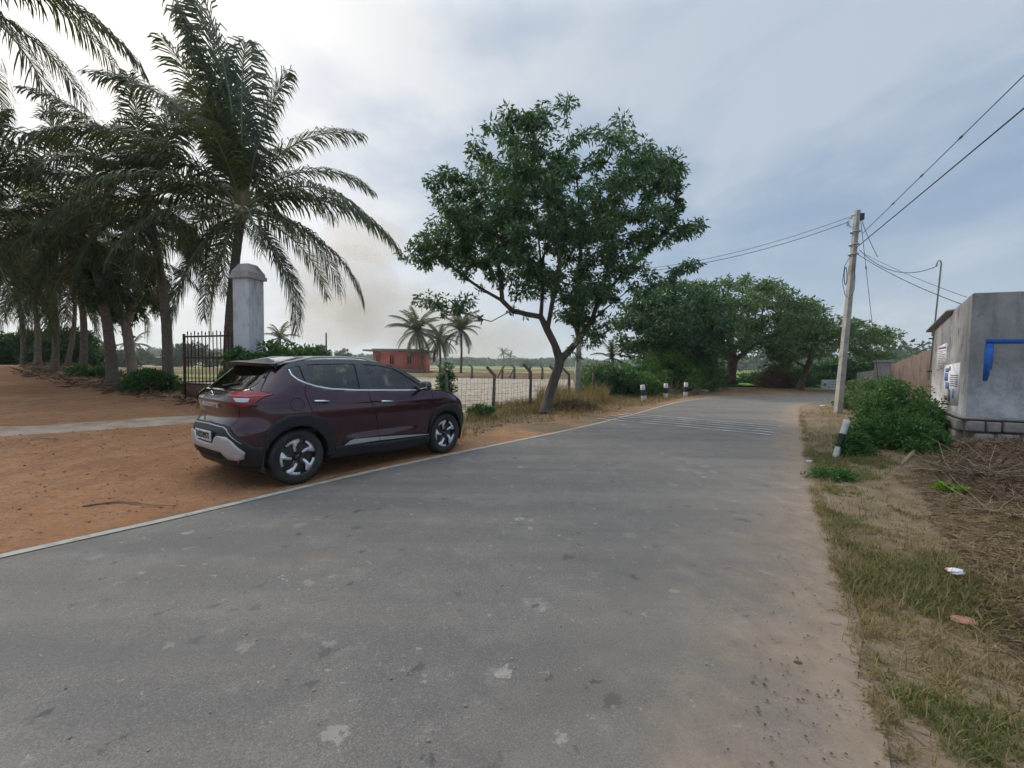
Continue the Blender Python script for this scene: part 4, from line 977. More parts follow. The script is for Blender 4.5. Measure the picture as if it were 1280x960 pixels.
# blue painted frame: brushed strokes a few millimetres thick
t = NT('blue_paint'); co = t.coord(); c = t.mix(t.ramp(t.noise(co, 14, 5, .7), [(.4, 0.0), (.75, 1.0)]), (.02, .10, .42), (.05, .17, .50)); M['blue'] = t.done(t.bsdf(c, .7, 0, t.bump(t.noise(co, 60, 2), .2, .003), .3))
def onfront(px, py, off=.006):   # point of the front wall plane under this direction
    d = ray(px, py); n_ = Vector((nf.x, nf.y, 0)); o_ = Vector((0, 0, H)); k = (C0-o_).dot(n_)/d.dot(n_); p = o_+d*k+n_*off; return Vector((p.x-o3.x, p.y-o3.y, p.z))
A = onfront(1231.5, 424); zt_ = A.z; u0 = (A.x*fd.x+A.y*fd.y)
def fp(u, z, off=.006): p = fd*u+nf*off; return (p.x, p.y, z)
mb = MB()
def sheet(pts, off0=.001, th=.004):
    mb.prism([fp(u, z, off0) for u, z in pts], tuple(nf*th))
B_ = onfront(1280, 430); wv = onfront(1280, 424).z-B_.z
sheet([(u0, zt_), (u0+3.2, zt_+.01), (u0+3.2, zt_-.085), (u0+1.5, zt_-.09), (u0+.02, zt_-.10)])
c1 = onfront(1241, 475); c2 = onfront(1229.5, 475); lw = .15
zl = c2.z
sheet([(u0, zt_-.102), (u0+lw, zt_-.098), (u0+lw-.012, zl+.26), (u0+lw-.055, zl+.20), (u0+lw-.045, zl+.13), (u0+.095, zl+.09), (u0+.070, zl-.02), (u0-.004, zl-.02)])
sheet([(u0+3.05, zt_-.09), (u0+3.2, zt_-.088), (u0+3.19, zl+.1), (u0+3.06, zl+.05)])
mb.build('painted_frame', M['blue'], root)
# posters on the side wall
def onside(px, py, off=.008):
    d = ray(px, py); n_ = Vector((ns.x, ns.y, 0)); o_ = Vector((0, 0, H)); k = (C0-o_).dot(n_)/d.dot(n_); p = o_+d*k; return ((p-C0).x*sdn.x+(p-C0).y*sdn.y, p.z)
def sp(s, z, off): p = C0+sdn*s+ns*off; return (p.x, p.y, z)
def poster(label, px, material, rows, rowmat, seed):
    c = [onside(*q) for q in px]; o_ = Vector(sp(c[0][0], c[0][1], .004)); rs = random.Random(seed)
    root = thing('poster', label, 'poster', o_)
    mb = MB(); mb.prism([Vector(sp(s, z, .004))-o_ for s, z in c], tuple(ns*.003)); mb.build('sheet', material, root)
    S0, S1 = c[0][0], c[1][0]; T, Bz = (c[0][1]+c[1][1])/2, (c[2][1]+c[3][1])/2
    for mname, lst in [(m_, [l_]) if m_ == 'picture' else (m_, L_) for m_, L_ in rows for l_ in (L_ if m_ == 'picture' else [0])]:
        mb = MB()
        for (u0_, u1_, v0, v1) in (lst if mname == 'picture' else dict(rows)[mname]):
            a = S0+(S1-S0)*u0_; b = S0+(S1-S0)*u1_; zA = T+(Bz-T)*v0; zB = T+(Bz-T)*v1
            mb.prism([Vector(sp(*q, .009))-o_ for q in ((a, zA), (b, zA), (b, zB), (a, zB))], tuple(ns*.001))
        mb.build(mname, M[rowmat[mname]], root)
M['paper'] = mat_var('paper', (.55, .55, .58), (.72, .72, .74), 5, .8, .3, .004, .2, c3=(.35, .35, .4), s3=4)
M['ink_p'] = mat_flat('ink_purple', (.22, .16, .26), .8); M['ink_b'] = mat_flat('ink_blue', (.08, .15, .38), .8); M['ink_k'] = mat_flat('ink_dark', (.06, .07, .10), .8)
rs = random.Random(2); lines = [(.08, .92, .08, .17)]+[(.08+.05*rs.random(), .6+.35*rs.random(), .24+k*.075, .27+k*.075) for k in range(9)]
poster('upper poster of small printed lines near the corner pipe of the grey building', [(1173, 434), (1184.5, 428), (1183, 458), (1171, 464)], M['paper'], [('print', lines)], {'print': 'ink_p'}, 3)
poster('lower torn poster with blue pictures on the side wall of the grey building', [(1181, 457), (1201, 453), (1197.5, 507), (1180, 506)], M['paper'], [('picture', [(.10, .34, .10, .20), (.06, .30, .22, .42), (.15, .40, .45, .62), (.60, .72, .60, .82)]), ('print', [(.45, .92, .26+.05*k, .28+.05*k) for k in range(6)]+[(.34, .50, .62, .92), (.1, .3, .80, .90), (.36, .44, .06, .16)])], {'picture': 'ink_b', 'print': 'ink_k'}, 4)
# service mast
Pm = C0+sdn*(Ls-.30)+ns*.10; mtop = PT(1177, 326, Pm.y)
root = thing('service_mast', 'thin steel service pipe with a hooked top at the corner of the grey building', 'pipe', (Pm.x, Pm.y, 1.2))
b_ = Vector((Pm.x, Pm.y, 1.2)); lean = Vector((mtop.x-Pm.x, 0, mtop.z-1.2))
mb = MB(); mb.tube([(0, 0, 0), lean*.98, lean+Vector((-.03, 0, 0)), lean+Vector((-.10, 0, 0)), lean+Vector((-.13, 0, -.06)), lean+Vector((-.14, 0, -.16))], .02, 8); mb.build('pipe', M['galv'], root, True)
mb = MB(); mb.box((0, 0, .25), (.12, .03, .04)); mb.box((0, 0, 1.2), (.12, .03, .04)); mb.build('bracket', M['rust'], root)
hook = b_+lean+Vector((-.14, 0, -.16))
S1 = PT(1071, 317, PY-.1); S2 = PT(1082, 318, PY-.05)
wire('lower service wire from the leaning pole to the roof of the grey building', S1, loc and (C0+sdn*1.0+Vector((0, 0, ztop+slope*1.0-zc))), .10, .010)
wire('faint service wire from the leaning pole to the roof edge, just above the thicker one', S2, C0+sdn*.5+Vector((0, 0, ztop+slope*.5-zc+.04)), .06, .006)
wire('slack cable from the leaning pole to the hooked service pipe', PT(1074, 312, PY), hook, .42, .010)
wire('short cable dropping from the pole top to the slack cable', PT(1077, 275, PY), PT(1097, 321, 13.6), .06, .010)
gw = on(PT(1104, 480, 15.6).x, 15.6)
wire('guy wire with a small insulator running down from the pole to the bushes', PT(1076, 276, PY), gw, 0, .008, (.24,))

# brown wall, block wall
M['brown_wall2'] = M['brown_wall']
P0 = Ds+sdn*.25+Vector((.15, 0, 0)); P1 = PT(1111, 500, 23.5); z0w = PT(1163, 433, P0.y).z; z1w = PT(1111, 456, 23.5).z
def longwall(name, label, a, b, za, zb, th, mat, n=30, cap=None):
    d = (b-a); d.z = 0; L = d.length; dn = d.normalized(); w = Vector((dn.y, -dn.x, 0)); root = thing(name, label, 'wall', (a.x, a.y, 0)); mb = MB()
    for i in range(n+1):
        u = i/n; p = dn*L*u; z = za+(zb-za)*u+random.uniform(-.03, .03); j = random.uniform(-.015, .015)
        mb.v += [tuple(p+w*j+Vector((0, 0, -.4))), tuple(p+w*j+Vector((0, 0, z*.5))), tuple(p+w*j+Vector((0, 0, z))), tuple(p+w*th+Vector((0, 0, z))), tuple(p+w*th+Vector((0, 0, -.4)))]
    for i in range(n):
        for k in range(4): mb.f.append([i*5+k, (i+1)*5+k, (i+1)*5+k+1, i*5+k+1]); mb.m.append(0)
    mb.f += [[0, 1, 2, 3, 4][::-1], [n*5+k for k in range(5)]]; mb.m += [0, 0]
    mb.build('masonry', mat, root); return root
w_ = longwall('boundary_wall', 'long brown unplastered wall running back from the grey building', P0, P1, z0w, z1w, .25, M['brown_wall'])
bw = mat_var('block_wall', (.24, .215, .20), (.33, .31, .29), 4, .95, .8, .02, .1, c3=(.15, .13, .12), s3=2)
longwall('boundary_wall', 'pale low block wall beyond the end of the brown wall', PT(1100, 480, 25.5), PT(1070, 480, 27.5), PT(1100, 462, 25.5).z, PT(1070, 466, 27.5).z, .25, bw, 14)
q = PT(1103, 480, 24.6); zq = PT(1103, 453, 24.6).z; mb = MB(); mb.box((0, 0, zq/2), (.62, .5, zq), bev=.02); mb.box((0, 0, zq+.05), (.72, .6, .1), bev=.02); o = mb.build('wall_pier', bw, None); o.location = (q.x, 24.6, 0); tag(o, 'square pier between the brown wall and the pale block wall', 'pier')

# ------------------------------------------------------------------ marker stones
def marker(label, px, py, lean, h=.72, w=.17, parts=((0, .34, 0), (.34, .70, 1), (.70, 1, 0)), group='striped marker stones at the bend', base=None):
    b = base or G(px, py); b.z = TZ(b.x, b.y); mb = MB(); rz_ = rad(20)
    for a, c, m in parts:
        mb.cur = m; hh = h*(c-a); ww = w*(1-.12*a)
        v = []
        for zz, s in ((a*h, w*(1-.14*a)), (c*h, w*(1-.14*c))):
            v += [(x*s/2, y*s/2*.8, zz) for x, y in ((-1, -1), (1, -1), (1, 1), (-1, 1))]
        v = [tuple(Matrix.Rotation(rz_, 3, 'Z')@Vector(q)) for q in v]
        if a == 0: v = [(x, y, z-(.1 if z == 0 else 0)) for x, y, z in v]
        mb.add(v, [(0, 1, 5, 4), (1, 2, 6, 5), (2, 3, 7, 6), (3, 0, 4, 7)]+([(4, 5, 6, 7)] if c == 1 else []))
    o = mb.build('marker_stone', [M['white_paint'], M['black_paint']]); o.location = b; o.rotation_euler = (lean[0], lean[1], 0); tag(o, label, 'marker stone', group); return o
marker('black and white marker stone nearest the leaning tree, first of the three at the bend', 805.5, 501, (0, rad(-8)))
marker('middle one of the three black and white marker stones at the bend', 832, 497.5, (0, 0))
marker('farthest right of the three black and white marker stones at the bend', 857, 496, (0, 0))
marker('leaning white marker stone half swallowed by the big round bush', 1045, 571, (rad(-4), rad(17)), .66, .09, ((0, .26, 0), (.26, .62, 1), (.62, .86, 0), (.86, 1, 0)), None)

# ------------------------------------------------------------------ notice board across the road
nY = 30.5; a = PT(1026.5, 493, nY); b = PT(1055, 493, nY); zt_ = PT(1027, 474.5, nY).z; zb_ = PT(1027, 487, nY).z; L = b.x-a.x
root = thing('notice_board', 'white notice board with faded lettering across the road behind the utility pole', 'sign', (a.x, nY, 0))
mb = MB(); mb.box((L/2, 0, (zt_+zb_)/2), (L, .05, zt_-zb_), bev=.008); mb.build('board', M['white_paint'], root)
for x in (.04, L-.04): mb = MB(); mb.box((x, .05, zt_/2), (.09, .06, zt_), bev=.01); mb.build('leg', M['white_paint'], root)
M['sign_ink'] = mat_flat('sign_ink', (.10, .2, .24), .7); mb = MB(); rs = random.Random(8)
for r_i in range(3):
    x = .42
    while x < L-.15:
        w = rs.uniform(.05, .16); mb.box((x+w/2, -.030, zt_-.16-r_i*.17), (w, .004, rs.uniform(.04, .08))); x += w+rs.uniform(.04, .1)
mb.build('lettering', M['sign_ink'], root)
mb = MB(); mb.lathe([(.001, 0), (.12, 0), (.12, .004), (.001, .004)], 20, 'y', (.22, -.034, (zt_+zb_)/2)); mb.build('emblem', mat_flat('sign_green', (.12, .3, .16), .7), root)

# ------------------------------------------------------------------ heaps
M['mulch'] = mat_var('mulch', (.11, .08, .055), (.22, .16, .11), 14, .95, .9, .03, .1)
def heap(name, label, cat, c, size, n, mat, l, core, seed=0):
    rng = np.random.default_rng(seed); root = thing(name, label, cat, c); mb = MB(); N, K = 28, 8
    for k in range(K+1):
        for i in range(N):
            a = 2*math.pi*i/N; r = math.cos(k/K*math.pi/2)**.8*(1+.22*(vnoise(np.array([i*.5]), np.array([k*.6+seed]), 2)[0]-.5)); mb.v.append((size[0]*r*math.cos(a)*.94, size[1]*r*math.sin(a)*.94, size[2]*.94*math.sin(k/K*math.pi/2)-.05))
    for k in range(K):
        for i in range(N): mb.f.append([k*N+i, k*N+(i+1) % N, (k+1)*N+(i+1) % N, (k+1)*N+i]); mb.m.append(0)
    mb.build('core', core, root, True)
    a = rng.uniform(0, 2*math.pi, n); e = rng.random(n)**.8*math.pi/2; r = np.cos(e)
    C = np.stack([size[0]*r*np.cos(a), size[1]*r*np.sin(a), size[2]*np.sin(e)], 1)*rng.uniform(.92, 1.06, (n, 1)); D = rng.normal(size=(n, 3)); D[:, 2] *= .6
    link('straw', leaf_mesh('straw', C, D, rng.uniform(.6, 1.4, n)*l, rng.uniform(.6, 1.2, n)*l*.14, mat, rng=rng), root)
M['core_brown'] = mat_var('core_brown', (.09, .055, .035), (.18, .11, .07), 8, .95, .8, .03, .1)
heap('haystack', 'brown haystack at the far side of the road where it bends', 'haystack', on(PT(968, 490, 33.5).x, 33.5), (1.25, 1.0, 1.25), 3500, M['husk'], .45, M['core_brown'], 1)
heap('straw_heap', 'low heap of dry brown litter right of the leaning tree trunk', 'heap', on(*G(716, 512).xy), (.85, .55, .24), 2200, M['husk'], .2, M['core_brown'], 2)
heap('straw_heap', 'small dry litter heap at the foot of the leaning tree', 'heap', on(*G(668, 514).xy), (.6, .35, .10), 900, M['straw'], .18, M['core_brown'], 3)
def branches(label, c, R_, n, hgt, seed, r=.02, name='branch_pile', cat='branches'):
    rs = random.Random(seed); mb = MB()
    for i in range(n):
        a = rs.uniform(0, 6.28); x = rs.gauss(0, R_*.35); y = rs.gauss(0, R_*.2); l = R_*rs.uniform(.5, 1.2); tl = rs.uniform(.05, .9)
        pts = [Vector((x, y, 0))]; d = Vector((math.cos(a)*math.cos(tl), math.sin(a)*math.cos(tl)*.6, math.sin(tl)*hgt/R_))
        for k in range(5): d = (d+Vector((rs.gauss(0, .12), rs.gauss(0, .12), rs.gauss(0, .08)))).normalized(); pts.append(pts[-1]+d*l/5)
        mb.tube([(p.x, p.y, max(.02, p.z)) for p in pts], [r*(1-.15*k) for k in range(6)], 5)
    o = mb.build(name, M['wood_dead'], None, True); o.location = c; return tag(o, label, cat)
branches('pile of bare grey branches leaning in the shrubs behind the kerb stones', on(PT(836, 490, 24.2).x, 23.8), 1.5, 55, 1.9, 3, .025)
branches('tangle of dry twigs heaped below the stone plinth of the grey building', GT(1225, 590), 0.75, 60, .3, 13, .008)
branches('low spread of dry twigs at the right edge below the building', GT(1275, 640), .7, 55, .25, 14, .007)
# fallen forked branch on the right
bc = GT(1122, 588); 
def bp(px, py, z): p = G(px, py, z); return p-bc
mb = MB(); mb.tube([bp(1121, 588, .03), bp(1135, 572, .12), bp(1150, 556, .22), bp(1170, 538, .40)], [.032, .028, .022, .014], 7)
mb.tube([bp(1146, 560, .2), bp(1165, 560, .18), bp(1185, 562, .14), bp(1200, 572, .08)], [.018, .015, .01, .006], 6)
mb.tube([bp(1150, 556, .22), bp(1168, 553, .25), bp(1186, 549, .3)], [.014, .01, .005], 5); mb.tube([bp(1140, 566, .16), bp(1155, 575, .1), bp(1168, 580, .06)], [.012, .009, .005], 5)
mb.tube([bp(1175, 561, .16), bp(1205, 588, .06), bp(1216, 600, .05)], [.011, .008, .004], 5)
o = mb.build('fallen_branch', M['wood_dead'], None, True); o.location = bc; tag(o, 'bare forked branch lying against the right side of the big round bush', 'branch')
for i, (px, py, l, a, lab) in enumerate([(975, 690, .22, .5, 'short curved twig on the dusty road edge'), (960, 683, .30, -.9, 'longer thin twig on the dusty road edge'), (165, 632, .9, .15, 'dry palm stalk lying on the red dirt in front of the yard'), (60, 550, .5, .1, 'dark stick lying on the pale path at the left')]):
    c = GT(px, py); mb = MB(); mb.tube([(l*(u-.5)*math.cos(a)-.05*math.sin(u*4)*l, l*(u-.5)*math.sin(a)+.10*l*math.sin(u*5), .012+.01*math.sin(u*3)) for u in np.linspace(0, 1, 9)], [.004+.010*l*(1-u) for u in np.linspace(0, 1, 9)], 5)
    o = mb.build('twig', M['bark'] if i < 2 else M['wood_dead'], None, True); o.location = c; tag(o, lab, 'twig')
def crumple(name, label, cat, px, py, s, mat, seed, flat=.4):
    bm = bmesh.new(); bmesh.ops.create_icosphere(bm, subdivisions=3, radius=1); rs = random.Random(seed)
    for v in bm.verts:
        k = 1+.5*(fbm(np.array([v.co.x*1.7+seed]), np.array([v.co.y*1.7+v.co.z*2]), 3, seed)[0]-.45); v.co = Vector((v.co.x*s*k, v.co.y*s*k*.7, max(-.2*s, v.co.z*s*k*flat)))
    me = bpy.data.meshes.new(name); bm.to_mesh(me); bm.free(); me.materials.append(mat); o = link(name, me); o.location = GT(px, py)+Vector((0, 0, s*.15+(.05 if name == 'plastic_bag' and px > 1100 else 0))); tag(o, label, cat); return o
crumple('plastic_bag', 'crumpled white and pink plastic litter on the brown debris', 'litter', 1194, 724, .055, M['litter'], 1)
crumple('plastic_bag', 'faded pink scrap of litter touching the white one', 'litter', 1186, 721, .03, M['litter_pink'], 5)
crumple('stone', 'flat reddish stone among the dead stalks on the right', 'stone', 1205, 778, .075, M['clay'], 2, .2)
crumple('stone', 'dark clod on the dusty road edge, the larger', 'stone', 998, 833, .035, M['core_brown'], 3, .5)
crumple('stone', 'pale flat scrap on the dusty road edge', 'stone', 1044, 781, .035, M['pebble'], 4, .4)
crumple('plastic_bag', 'small white litter on the verge left of the utility pole', 'litter', 1028, 508, .10, M['litter'], 6)
crumple('stone', 'pale block beside the road near the farthest marker stone', 'stone', 880, 490, .30, M['stone'], 7)
crumple('stone', 'white scrap at the road edge before the big bush', 'litter', 1012, 577, .06, M['litter'], 9, .2)

# ------------------------------------------------------------------ loose ground cover
def scatter(poly_px, n, dens=None, seed=0, persp=1.0):
    rng = np.random.default_rng(seed); P = [G(*q) for q in poly_px]; poly = [(p.x, p.y) for p in P]; xs = [p[0] for p in poly]; ys = [p[1] for p in poly]; out = []
    tot = 0
    while tot < n:
        x = rng.uniform(min(xs), max(xs), 20000); y = rng.uniform(min(ys), max(ys), 20000); ok = inpoly(x, y, poly)
        w = np.minimum(1, (2.2/np.maximum(1.2, np.hypot(x, y)))**persp)
        if dens is not None: w = w*dens(x, y)
        ok &= rng.random(len(x)) < w; out.append(np.stack([x[ok], y[ok]], 1)); tot += ok.sum()
    q = np.concatenate(out)[:n]; return np.concatenate([q, terrain(q[:, 0], q[:, 1])[:, None]], 1)
def blades(name, label, cat, P, hmin, hmax, w, mat, lean, seed, flatfrac=0.0, tuft=0):
    rng = np.random.default_rng(seed); n = len(P)
    if tuft:
        m = max(1, n//tuft); ci = rng.integers(0, m, n); C_ = P[:m][ci]; off = rng.normal(0, .022, (n, 2)); P = C_+np.concatenate([off, np.zeros((n, 1))], 1); th = rng.uniform(.5, 1.5, m)[ci]
    else: th = 1.0
    a = rng.uniform(0, 2*math.pi, n); h = rng.uniform(hmin, hmax, n)*(.6+.8*vnoise(P[:, 0]*2, P[:, 1]*2, 4))*th; ln = lean*rng.random(n)
    fl = rng.random(n) < flatfrac; ln = np.where(fl, 3.0, ln)
    d = np.stack([np.cos(a)*ln, np.sin(a)*ln, np.where(fl, .25, 1.0)], 1); d = unit(d); s = unit(np.stack([-np.sin(a), np.cos(a), np.zeros(n)], 1))*(w*rng.uniform(.6, 1.3, n))[:, None]
    m = P+d*h[:, None]*.55; d2 = unit(d+np.stack([np.cos(a), np.sin(a), -.5*np.ones(n)], 1)*.45); tp = m+d2*h[:, None]*.5
    tp[:, 2] = np.maximum(tp[:, 2], P[:, 2]+.006)
    V = np.stack([P-s, P+s, m+s*.8, m-s*.8, tp], 1).reshape(-1, 3); b = np.arange(n)*5
    Fl = np.stack([b, b+1, b+2, b+3, b+3, b+2, b+4], 1).ravel(); Sz = np.tile([4, 3], n)
    tag(link(name, mesh_np(name, V, Fl, Sz, mat)), label, cat, kind='stuff')
verge = [(1000, 512), (1006, 560), (1022, 620), (1046, 715), (1082, 820), (1110, 900), (1135, 960), (1500, 960), (1500, 800), (1330, 640), (1180, 560), (1060, 505)]
gmask = lambda x, y: sstep(fbm(x*1.3, y*1.3, 4, 31)+.35*(fbm(x*6, y*6, 2, 35)-.4), .44, .66)*.95+.02
band = [(1010, 560), (1030, 632), (1058, 735), (1092, 830), (1130, 900), (1200, 960), (1330, 975), (1400, 900), (1230, 740), (1330, 700), (1300, 640), (1130, 590), (1050, 545)]
blades('grass', 'patchy green grass along the right edge of the road', 'grass', scatter(band, 46000, gmask, 1), .012, .048, .0022, M['grass'], 1.1, 1, tuft=18)
blades('dry_grass', 'dry straw coloured grass mixed through the right verge', 'grass', scatter(verge, 42000, lambda x, y: .25+.75*sstep(fbm(x*1.1, y*1.1, 4, 77), .42, .55), 2), .03, .11, .0026, M['grass_dry'], 1.4, 2, .55, tuft=7)
fr = [(998, 520), (1006, 520), (1016, 585), (1034, 640), (1064, 730), (1102, 860), (1136, 958), (1112, 958), (1082, 860), (1048, 730), (1022, 640), (1006, 585)]
P = scatter(fr, 9000, lambda x, y: .15+.85*sstep(fbm(x*2.1, y*2.1, 3, 41), .38, .55), 19); P[:, 2] = np.maximum(P[:, 2], .006)
blades('dry_grass', 'dry straw and grass bits lying over the right edge of the road', 'grass', P, .015, .07, .0022, M['grass_dry'], 1.6, 19, .7, tuft=5)
P = scatter(fr, 1300, None, 20); P[:, 2] = np.maximum(P[:, 2], .008); PEB = P
sv = [(1150, 620), (1190, 700), (1230, 800), (1330, 900), (1700, 900), (1700, 640), (1300, 560), (1190, 545), (1130, 600)]
rngd = np.random.default_rng(3)
P = scatter(sv, 22000, None, 3, .8); n = len(P); D = rngd.normal(size=(n, 3)); D[:, 2] *= .25; P[:, 2] += rngd.random(n)*.035
D += np.array([.8, -.35, 0]); ll = rngd.uniform(.03, .16, n)
tag(link('plant_litter', leaf_mesh('plant_litter', P, D, ll, rngd.uniform(.004, .014, n), M['husk'], rng=rngd)), 'brown plant litter and dead stalks on the right', 'debris', kind='stuff')
P = scatter(sv+[], 5000, None, 4, .8); n = len(P); D = rngd.normal(size=(n, 3)); D[:, 2] *= .2; P[:, 2] += rngd.random(n)*.03
tag(link('stalks', leaf_mesh('stalks', P, D, rngd.uniform(.08, .28, n), rngd.uniform(.004, .008, n), M['straw'], rng=rngd)), 'thin pale straw stalks scattered over the brown litter', 'debris', kind='stuff')
lv = [(560, 560), (640, 530), (720, 524), (800, 508), (870, 495), (840, 489), (800, 489), (740, 494), (690, 500), (620, 508), (585, 520), (570, 540)]
P = scatter(lv, 26000, lambda x, y: .15+.85*sstep(-(x*ND.x+y*ND.y), 7.2, 8.7)*sstep(fbm(x*1.1, y*1.1, 3, 12), .36, .5), 5, .0)
blades('dry_grass', 'tall dry grass along the foot of the wire fence', 'grass', P, .07, .30, .006, M['grass_dry'], .7, 5, .2)
fx = [(670, 516), (700, 513), (760, 504), (760, 496), (700, 499), (672, 503)]
P = scatter(fx, 2600, None, 6, 0); blades('dry_grass', 'high straw coloured reeds behind the leaning tree trunk', 'grass', P, .25, .85, .010, M['grass_dry'], .35, 6)
P = scatter(lv, 2600, None, 15, 0); n = len(P); P[:, 2] += .012; D = rngd.normal(size=(n, 3)); D[:, 2] *= .2
tag(link('leaf_litter', leaf_mesh('leaf_litter', P, D, rngd.uniform(.03, .1, n), rngd.uniform(.015, .04, n), M['husk'], rng=rngd)), 'dead leaves on the left verge by the fence', 'debris', kind='stuff')
bv = [(1165, 600), (1200, 572), (1270, 560), (1400, 570), (1500, 640), (1330, 640), (1220, 625)]
P = scatter(bv, 9000, None, 23, 0); n = len(P); P[:, 2] += rngd.random(n)**2*.10; D = rngd.normal(size=(n, 3)); D[:, 2] *= .5
tag(link('dead_vines', leaf_mesh('dead_vines', P, D, rngd.uniform(.05, .20, n), rngd.uniform(.006, .020, n), M['husk'], rng=rngd)), 'matted dead vines heaped below the stone plinth of the grey building', 'debris', kind='stuff')
# litter at the foot of the palms
pv = [(20, 468), (110, 488), (200, 502), (260, 512), (262, 498), (150, 480), (60, 462)]
def sc_palm(n, seed):
    rng = np.random.default_rng(seed); Q = [GT(*q) for q in pv]; poly = [(p.x, p.y) for p in Q]; xs = [p[0] for p in poly]; ys = [p[1] for p in poly]; o = []
    x = rng.uniform(min(xs), max(xs), n*40); y = rng.uniform(min(ys), max(ys), n*40); k = inpoly(x, y, poly)
    o = np.stack([x[k], y[k]], 1)[:n]; return np.concatenate([o, terrain(o[:, 0], o[:, 1])[:, None]], 1)
P = sc_palm(3500, 7); n = len(P); P[:, 2] += rngd.random(n)*.06; D = rngd.normal(size=(n, 3)); D[:, 2] *= .3
tag(link('palm_litter', leaf_mesh('palm_litter', P, D, rngd.uniform(.1, .5, n), rngd.uniform(.02, .08, n), M['husk'], rng=rngd)), 'dead fronds and husks along the foot of the palm row', 'debris', kind='stuff')
# pebbles
def pebbles(name, label, P, smin, smax, mat, seed):
    rng = np.random.default_rng(seed); n = len(P); base = np.array([(1, 0, 0), (.4, .9, .1), (-.6, .8, 0), (-1, -.1, 0), (-.3, -.9, .05), (.7, -.7, 0), (.2, .1, .6), (-.3, .1, .5)]); fc = [(0, 1, 6), (1, 2, 7), (1, 7, 6), (2, 3, 7), (3, 4, 7), (4, 6, 7), (4, 5, 6), (5, 0, 6)]
    s = rng.uniform(0, 1, n)**3*(smax-smin)+smin; a = rng.uniform(0, 6.28, n); B = base[None]*rng.uniform(.7, 1.2, (n, 8, 1))*s[:, None, None]; x = B[..., 0]*np.cos(a)[:, None]-B[..., 1]*np.sin(a)[:, None]; y = B[..., 0]*np.sin(a)[:, None]+B[..., 1]*np.cos(a)[:, None]
    V = np.stack([x+P[:, :1], y+P[:, 1:2], B[..., 2]+P[:, 2:3]], 2).reshape(-1, 3); Fl = (np.array(fc)[None]+np.arange(n)[:, None, None]*8).ravel()
    tag(link(name, mesh_np(name, V, Fl, np.full(n*8, 3), mat)), label, 'gravel', kind='stuff')
P = scatter([(900, 960), (960, 700), (985, 540), (1004, 520), (1040, 640), (1110, 900), (1180, 960)], 1300, None, 8, 1.2); P[:, 2] = .016; pebbles('gravel', 'small grit on the sandy road edge', P, .0015, .008, M['mulch'], 1)
pebbles('edge_gravel', 'loose grit along the right edge of the road', PEB, .0015, .008, M['mulch'], 12)
P = scatter([(0, 960), (0, 720), (560, 575), (960, 545), (960, 960)], 500, None, 9, .8); P[:, 2] = .018; pebbles('road_grit', 'scattered grit on the asphalt', P, .002, .010, M['pebble'], 2)
yv = [(-60, 690), (-60, 552), (240, 535), (400, 590), (640, 545), (240, 633)]
P = scatter(yv, 650, None, 25, .5); n = len(P); P[:, 2] += .01; D = rngd.normal(size=(n, 3)); D[:, 2] *= .15
tag(link('yard_litter', leaf_mesh('yard_litter', P, D, rngd.uniform(.015, .06, n), rngd.uniform(.005, .018, n), M['husk'], rng=rngd)), 'bits of dry leaf on the red dirt beside the road', 'debris', kind='stuff')
P = scatter([(0, 680), (0, 560), (240, 540), (400, 590), (640, 545), (240, 630)], 2600, None, 10, .6); pebbles('yard_gravel', 'small stones in the red dirt', P, .003, .026, M['clay'], 3)
P = scatter(sv+[], 1200, None, 14, .8); pebbles('clods', 'earth clods in the brown debris', P, .006, .04, M['core_brown'], 5)

